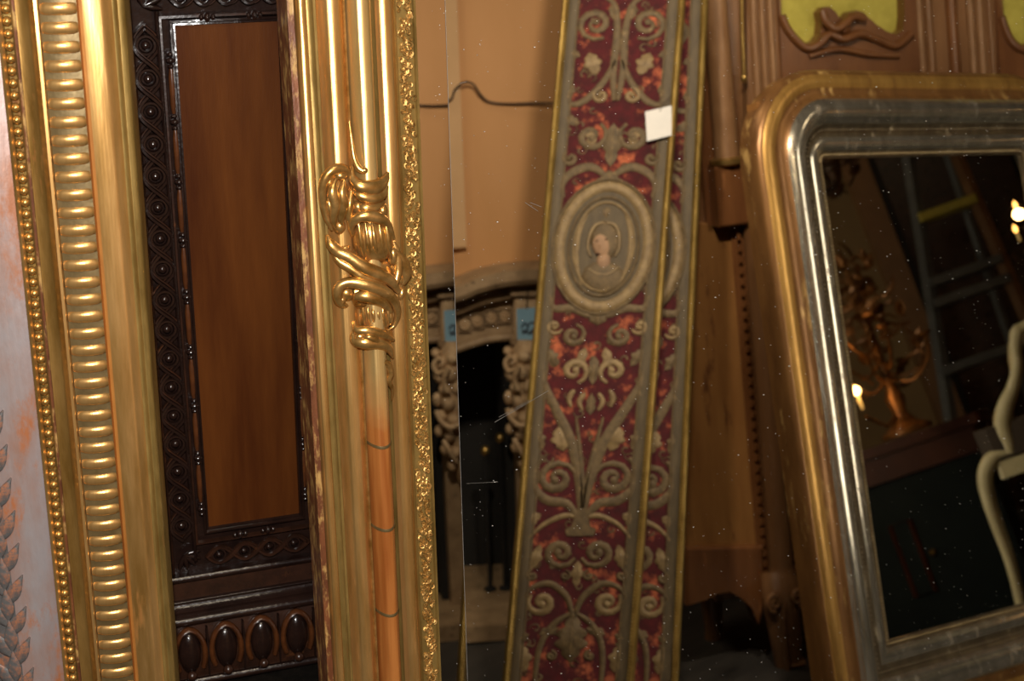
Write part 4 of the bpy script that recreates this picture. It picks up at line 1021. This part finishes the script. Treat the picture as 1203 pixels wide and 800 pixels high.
def candelabra():
    pl = wplane(1033, 420, 4.15, 0)
    yb = pl.ybottom(0, SBH)
    t = thing('candelabra', 'gilt leafy candelabra with a lit candle bulb, on the dark sideboard', 'candelabra', m=pl.mat() @ Matrix.Translation((0, yb, 0)))
    q = lambda px, py: (pl.p(px, py)[0], pl.p(px, py)[1]-yb)
    mb = MB(); mb.lathe_y([(0, .07), (.012, .07), (.03, .035), (.06, .018), (.10, .028), (.13, .014), (.30, .012), (.34, .022), (.38, .01), (.52, .006), (.54, .001)], 0, 0, 14); mb.build('stem', 'bronze_leaf', t, 50)
    lm = [leaf_mesh(.05, .014), leaf_mesh(.07, .018), leaf_mesh(.04, .011)]
    rnd = random.Random(21)
    for k in range(7):
        a = 2*pi*k/7 + .3; R = .10 if k % 2 else .13; y0 = .16+.05*(k % 3)
        pts = catmull([(0, y0, 0), (R*.5*cos(a), y0-.03, R*.5*sin(a)), (R*cos(a), y0+.02, R*sin(a)), (R*1.05*cos(a), y0+.07, R*1.05*sin(a))], 5)
        mb = MB(); mb.tube(pts, .005, None, 6); mb.build('arm', 'bronze_leaf', t, 60)
        mb = MB(); mb.lathe_y([(y0+.065, .004), (y0+.075, .02), (y0+.08, .022), (y0+.082, .004)], R*1.05*cos(a), R*1.05*sin(a), 10); mb.build('drip_pan', 'bronze_leaf', t, 50)
    for k in range(90):
        a = rnd.uniform(0, 2*pi); R = rnd.uniform(.02, .13); y = rnd.uniform(.13, .50); R *= (1.1 if y < .38 else .5)
        o = inst('leaf', lm[k % 3], t, (R*cos(a), y, R*sin(a))); o.rotation_euler = (rnd.uniform(-1, 1), rnd.uniform(0, 6), rnd.uniform(-1.6, 1.6))
    x, y = q(1008, 463); candle_bulb(t, x, y, .10, .85)
    mb = MB(); mb.tube([(0, y-.08, 0), (x*.5, y-.11, .05), (x, y-.068, .10)], .005, None, 6); mb.build('arm', 'bronze_leaf', t, 60)
    w = t.matrix_world @ Vector((x, y+.004, .125)); lamp('candle_glow', 'POINT', w, w+Vector((0, 0, -1)), 0.6, (1, .55, .2), .012)
candelabra()

def ladder():
    pl = wplane(1110, 280, 5.05, 10)
    yf = pl.ybottom(0)
    t = thing('step_ladder', 'grey step ladder with a yellow tread, beside the dark wardrobe', 'ladder', m=pl.mat() @ Matrix.Translation((0, yf, 0)))
    q = lambda px, py: (pl.p(px, py)[0], pl.p(px, py)[1]-yf)
    L0, L1 = q(1064, 165), q(1098, 420); R0, R1 = q(1113, 160), q(1186, 350)
    def ext(a, b, y): u = (y-a[1])/(b[1]-a[1]); return a[0]+(b[0]-a[0])*u
    H = max(L0[1], R0[1])
    xl = lambda y: ext(L0, L1, y); xr = lambda y: ext(R0, R1, y)
    dep = lambda y: .30*(1-y/H)
    for f, m in ((xl, 'ladder_grey'), (xr, 'ladder_wood')):
        mb = MB(); mb.tube([(f(0), 0, dep(0)), (f(H), H, dep(H))], .022, .012, 4); mb.build('rail', m, t, 0)
        mb = MB(); mb.tube([(f(0)*.8, 0, -.28), (f(H)*.9, H, -.02)], .016, .010, 4); mb.build('back_leg', 'ladder_grey', t, 0)
    for px, py, m in ((1110, 250, 'yellow_cloth'), (1128, 325, 'ladder_grey'), (1130, 350, 'ladder_grey'), (1092, 172, 'ladder_wood'), (1135, 430, 'ladder_grey')):
        y = q(px, py)[1]; mb = MB(); mb.box(xl(y), xr(y), y-.014, y+.014, dep(y)-.05, dep(y)+.04, .003); mb.build('tread', m, t, 20)
    y = .3
    for y in (.25, .5): mb = MB(); mb.box(xl(y), xr(y), y-.014, y+.014, dep(y)-.05, dep(y)+.04, .003); mb.build('tread', 'ladder_grey', t, 20)
ladder()

def wardrobe():
    pl = wplane(1130, 400, 5.75, 0)
    yf = pl.ybottom(0); x0 = pl.p(1072, 330)[0]
    t = thing('dark_wardrobe', 'tall near black wardrobe behind the step ladder', 'wardrobe', m=pl.mat() @ Matrix.Translation((0, yf, 0)))
    mb = MB(); mb.box(x0, x0+1.0, .08, 2.2, -.3, 0); mb.build('body', 'soot', t, 0)
    for k in range(2):
        mb = MB(); a = x0+.03+k*.48; mb.box(a, a+.46, .12, 2.12, 0, .012, .004); dr = mb.build('door', 'dark_brown', t, 20)
        mb = MB(); mb.blob((a+(.43 if k == 0 else .03), 1.05, .02), (.012, .012, .012), 10, 7); mb.build('knob', 'brass', dr, 60)
    mb = MB(); mb.box(x0-.03, x0+1.03, 2.2, 2.28, -.32, .04, .01); mb.build('cornice', 'dark_brown', t, 20)
    mb = MB(); mb.box(x0-.01, x0+1.01, 0, .08, -.3, .01); mb.build('plinth', 'dark_brown', t, 0)
wardrobe()

def post():
    pl = wplane(1050, 300, 5.5, 6)
    yf = pl.ybottom(0); a = pl.p(1030, 300)[0]; b = pl.p(1062, 300)[0]
    mb = MB(); mb.box(a, b, yf, yf+2.8, -.12, 0, .006); o = mb.build('trim_2', 'post_brown', None, 20); o.matrix_world = pl.mat(); struct(o, 'brown wooden post in the far part of the shop')
post()

def twin_lamp():
    pl = wplane(1192, 254, 4.1)
    yc = pl.ybottom(0, 2.8); q = lambda px, py: pl.p(px, py)
    t = thing('hanging_lamp', 'hanging lamp with two lit bulbs one above the other', 'lamp', m=pl.mat())
    x, y = q(1193, 242); x2, y2 = q(1193, 270)
    xs = x+.05
    mb = MB(); mb.tube([(xs, y2-.10, -.02), (xs, yc, -.02)], .006, None, 6); mb.build('rod', 'black_metal', t, 60)
    for xx, yy in ((x, y), (x2, y2)):
        candle_bulb(t, xx, yy, 0, .62)
        mb = MB(); mb.tube(catmull([(xs, yy-.07, -.02), ((xs+xx)/2, yy-.09, -.01), (xx, yy-.062, 0)], 4), .005, None, 6); mb.build('arm', 'black_metal', t, 60)
    mb = MB(); mb.lathe_y([(y2-.10, .02), (y2-.13, .03), (y2-.15, .004)], xs, -.02, 10); mb.build('finial', 'brass', t, 60)
    w = pl.mat() @ Vector((x, (y+y2)/2, .05)); lamp('lamp_glow', 'POINT', w, w+Vector((0, 0, -1)), 0.3, (1, .6, .25), .015)
twin_lamp()

def hanging_ornament():
    pl = wplane(972, 185, 4.4); yc = pl.ybottom(0, 2.8)
    t = thing('leafy_lantern', 'dark bronze leafy lantern hanging on a chain before the tan wall', 'lantern', m=pl.mat())
    mb = MB(); mb.tube([(0, .06, 0), (0, yc, 0)], .004, None, 6); mb.build('chain', 'black_metal', t, 60)
    mb = MB(); mb.lathe_y([(-.10, .002), (-.08, .015), (-.03, .03), (.02, .022), (.06, .008)], 0, 0, 12); mb.build('body', 'bronze_dark', t, 60)
    lm = MB(); lm.tube([(0, 0, 0), (0, .02, .006), (0, .045, .008), (0, .065, 0)], [.002, .015, .012, .001], .003, 8); lm = lm.mesh('leaf', 'bronze_dark', 60); rnd = random.Random(4)
    for k in range(22):
        a = rnd.uniform(0, 6.28); R = rnd.uniform(.02, .07)
        o = inst('leaf', lm, t, (R*cos(a), rnd.uniform(-.10, .05), R*sin(a))); o.rotation_euler = (rnd.uniform(-1, 1), rnd.uniform(0, 6), rnd.uniform(-2, 2))
mat('bronze_dark', (.10, .05, .025), (.05, .025, .015), 30, .5, .4)
hanging_ornament()

def chair():
    pl = wplane(1180, 540, 3.45, 0)
    yf = pl.ybottom(0)
    t = thing('cream_armchair', 'cream painted armchair with curved arms and legs and a dark seat', 'chair', m=pl.mat() @ Matrix.Translation((0, yf, 0)))
    q = lambda px, py: (pl.p(px, py)[0], pl.p(px, py)[1]-yf)
    def limb(pts, name, dx=0, h=0):
        c = catmull([(*q(px, py), r) for px, py, r in pts], 6)
        for dh in (0, -.46):
            mb = MB(); mb.tube([(x+dx, max(y, .0), h+dh) for x, y, r in c], [r for x, y, r in c], [r*.85 for x, y, r in c], 10); mb.build(name, 'cream_paint', t, 60)
    limb([(1206, 384, .010), (1196, 390, .017), (1193, 408, .013), (1195, 430, .012), (1190, 455, .015), (1181, 478, .019), (1178, 500, .020), (1184, 520, .017), (1187, 533, .014)], 'arm_support')
    limb([(1206, 520, .010), (1188, 530, .012), (1170, 535, .016), (1160, 548, .018), (1157, 566, .017), (1162, 592, .014), (1172, 622, .012), (1184, 655, .011), (1193, 685, .011), (1200, 715, .012), (1206, 740, .014)], 'front_leg')
    x0, y0 = q(1165, 520); ys = y0
    mb = MB(); mb.box(x0-.03, x0+.50, ys-.045, ys+.035, -.47, .01, .02); mb.build('seat', 'dark_seat', t, 30)
    mb = MB(); mb.box(x0-.01, x0+.50, ys-.085, ys-.045, -.47, .005, .006); mb.build('seat_rail', 'cream_paint', t, 30)
    xb = x0+.47
    xa, ya = q(1206, 384)
    for dh in (0, -.46):
        mb = MB(); mb.tube(catmull([(xb+.05, 0, dh), (xb+.01, ys*.5, dh), (xb, ys, dh), (xb+.05, ys+.35, dh), (xb+.10, ys+.62, dh)], 5), .016, None, 8); mb.build('back_leg', 'cream_paint', t, 60)
        mb = MB(); mb.tube(catmull([(xa-.01, ya, dh), (xa+.12, ya+.02, dh), ((xa+xb)/2+.1, ya+.03, dh), (xb+.03, ya+.05, dh)], 5), .014, None, 8); mb.build('arm', 'cream_paint', t, 60)
    mb = MB(); mb.box(xb+.02, xb+.06, ys+.10, ys+.60, -.44, -.02, .01); mb.build('backrest', 'dark_seat', t, 30)
chair()

# ------------------------------------------------------------------ added spotlights and lantern, all out of view
for sp, st, lb in ((SPOT, SPOT_T, 'added black spotlight, out of view above the gilt mirror, aimed at the embroidered panels'), (SPOT2, SPOT2_T, 'added black spotlight, out of view above the gilt mirror, aimed at the fireplace')):
    dv = (st-sp).normalized()
    t = thing('added_spotlight', lb, 'lamp', group='added ceiling spotlights', m=Matrix.Translation(sp - dv*.05))
    mb = MB(); mb.tube([(0, 0, 0), (0, 0, 2.8-sp.z+dv.z*.05)], .008, None, 8, up=(0, 1, 0)); mb.build('rod', 'black_metal', t, 60)
    mb = MB(); seg = 14; ax = dv.cross(Vector((0, 0, 1))).normalized(); ay = ax.cross(dv); vs = []; fs = []
    prof = ((-.04, .012), (-.03, .034), (.04, .042))
    for u, r in prof:
        for k in range(seg): vs.append(tuple(dv*u + ax*(r*cos(2*pi*k/seg)) + ay*(r*sin(2*pi*k/seg))))
    for i in range(2):
        for k in range(seg): fs.append((i*seg+k, i*seg+(k+1) % seg, (i+1)*seg+(k+1) % seg, (i+1)*seg+k))
    fs.append(tuple(range(seg))); mb.add(vs, fs); mb.build('shade', 'black_metal', t, 50)

t = thing('added_lantern', 'added tall lit paper lantern on a brass foot, out of view beyond the end of the gilt mirror', 'lamp', m=Matrix.Translation(ADDED_LANTERN))  # light source added beyond the mirror, not part of the shop
def turned(prof, name, m):
    mb = MB(); seg = 20; n = len(prof)
    vs = [(r*cos(2*pi*k/seg), r*sin(2*pi*k/seg), z) for z, r in prof for k in range(seg)]
    fs = [(i*seg+k, i*seg+(k+1) % seg, (i+1)*seg+(k+1) % seg, (i+1)*seg+k) for i in range(n-1) for k in range(seg)]
    mb.add(vs, fs); return mb.build(name, m, t, 50)
turned([(0, .001), (0, .13), (.02, .13), (.035, .04), (.30, .012)], 'foot', 'brass')
turned([(.30, .012), (.30, .09), (1.50, .09), (1.50, .012)], 'fill_shade', 'added_lantern')
for z in (.30, 1.50): turned([(z-.008, .088), (z-.008, .094), (z+.008, .094), (z+.008, .088)], 'hoop', 'black_metal')
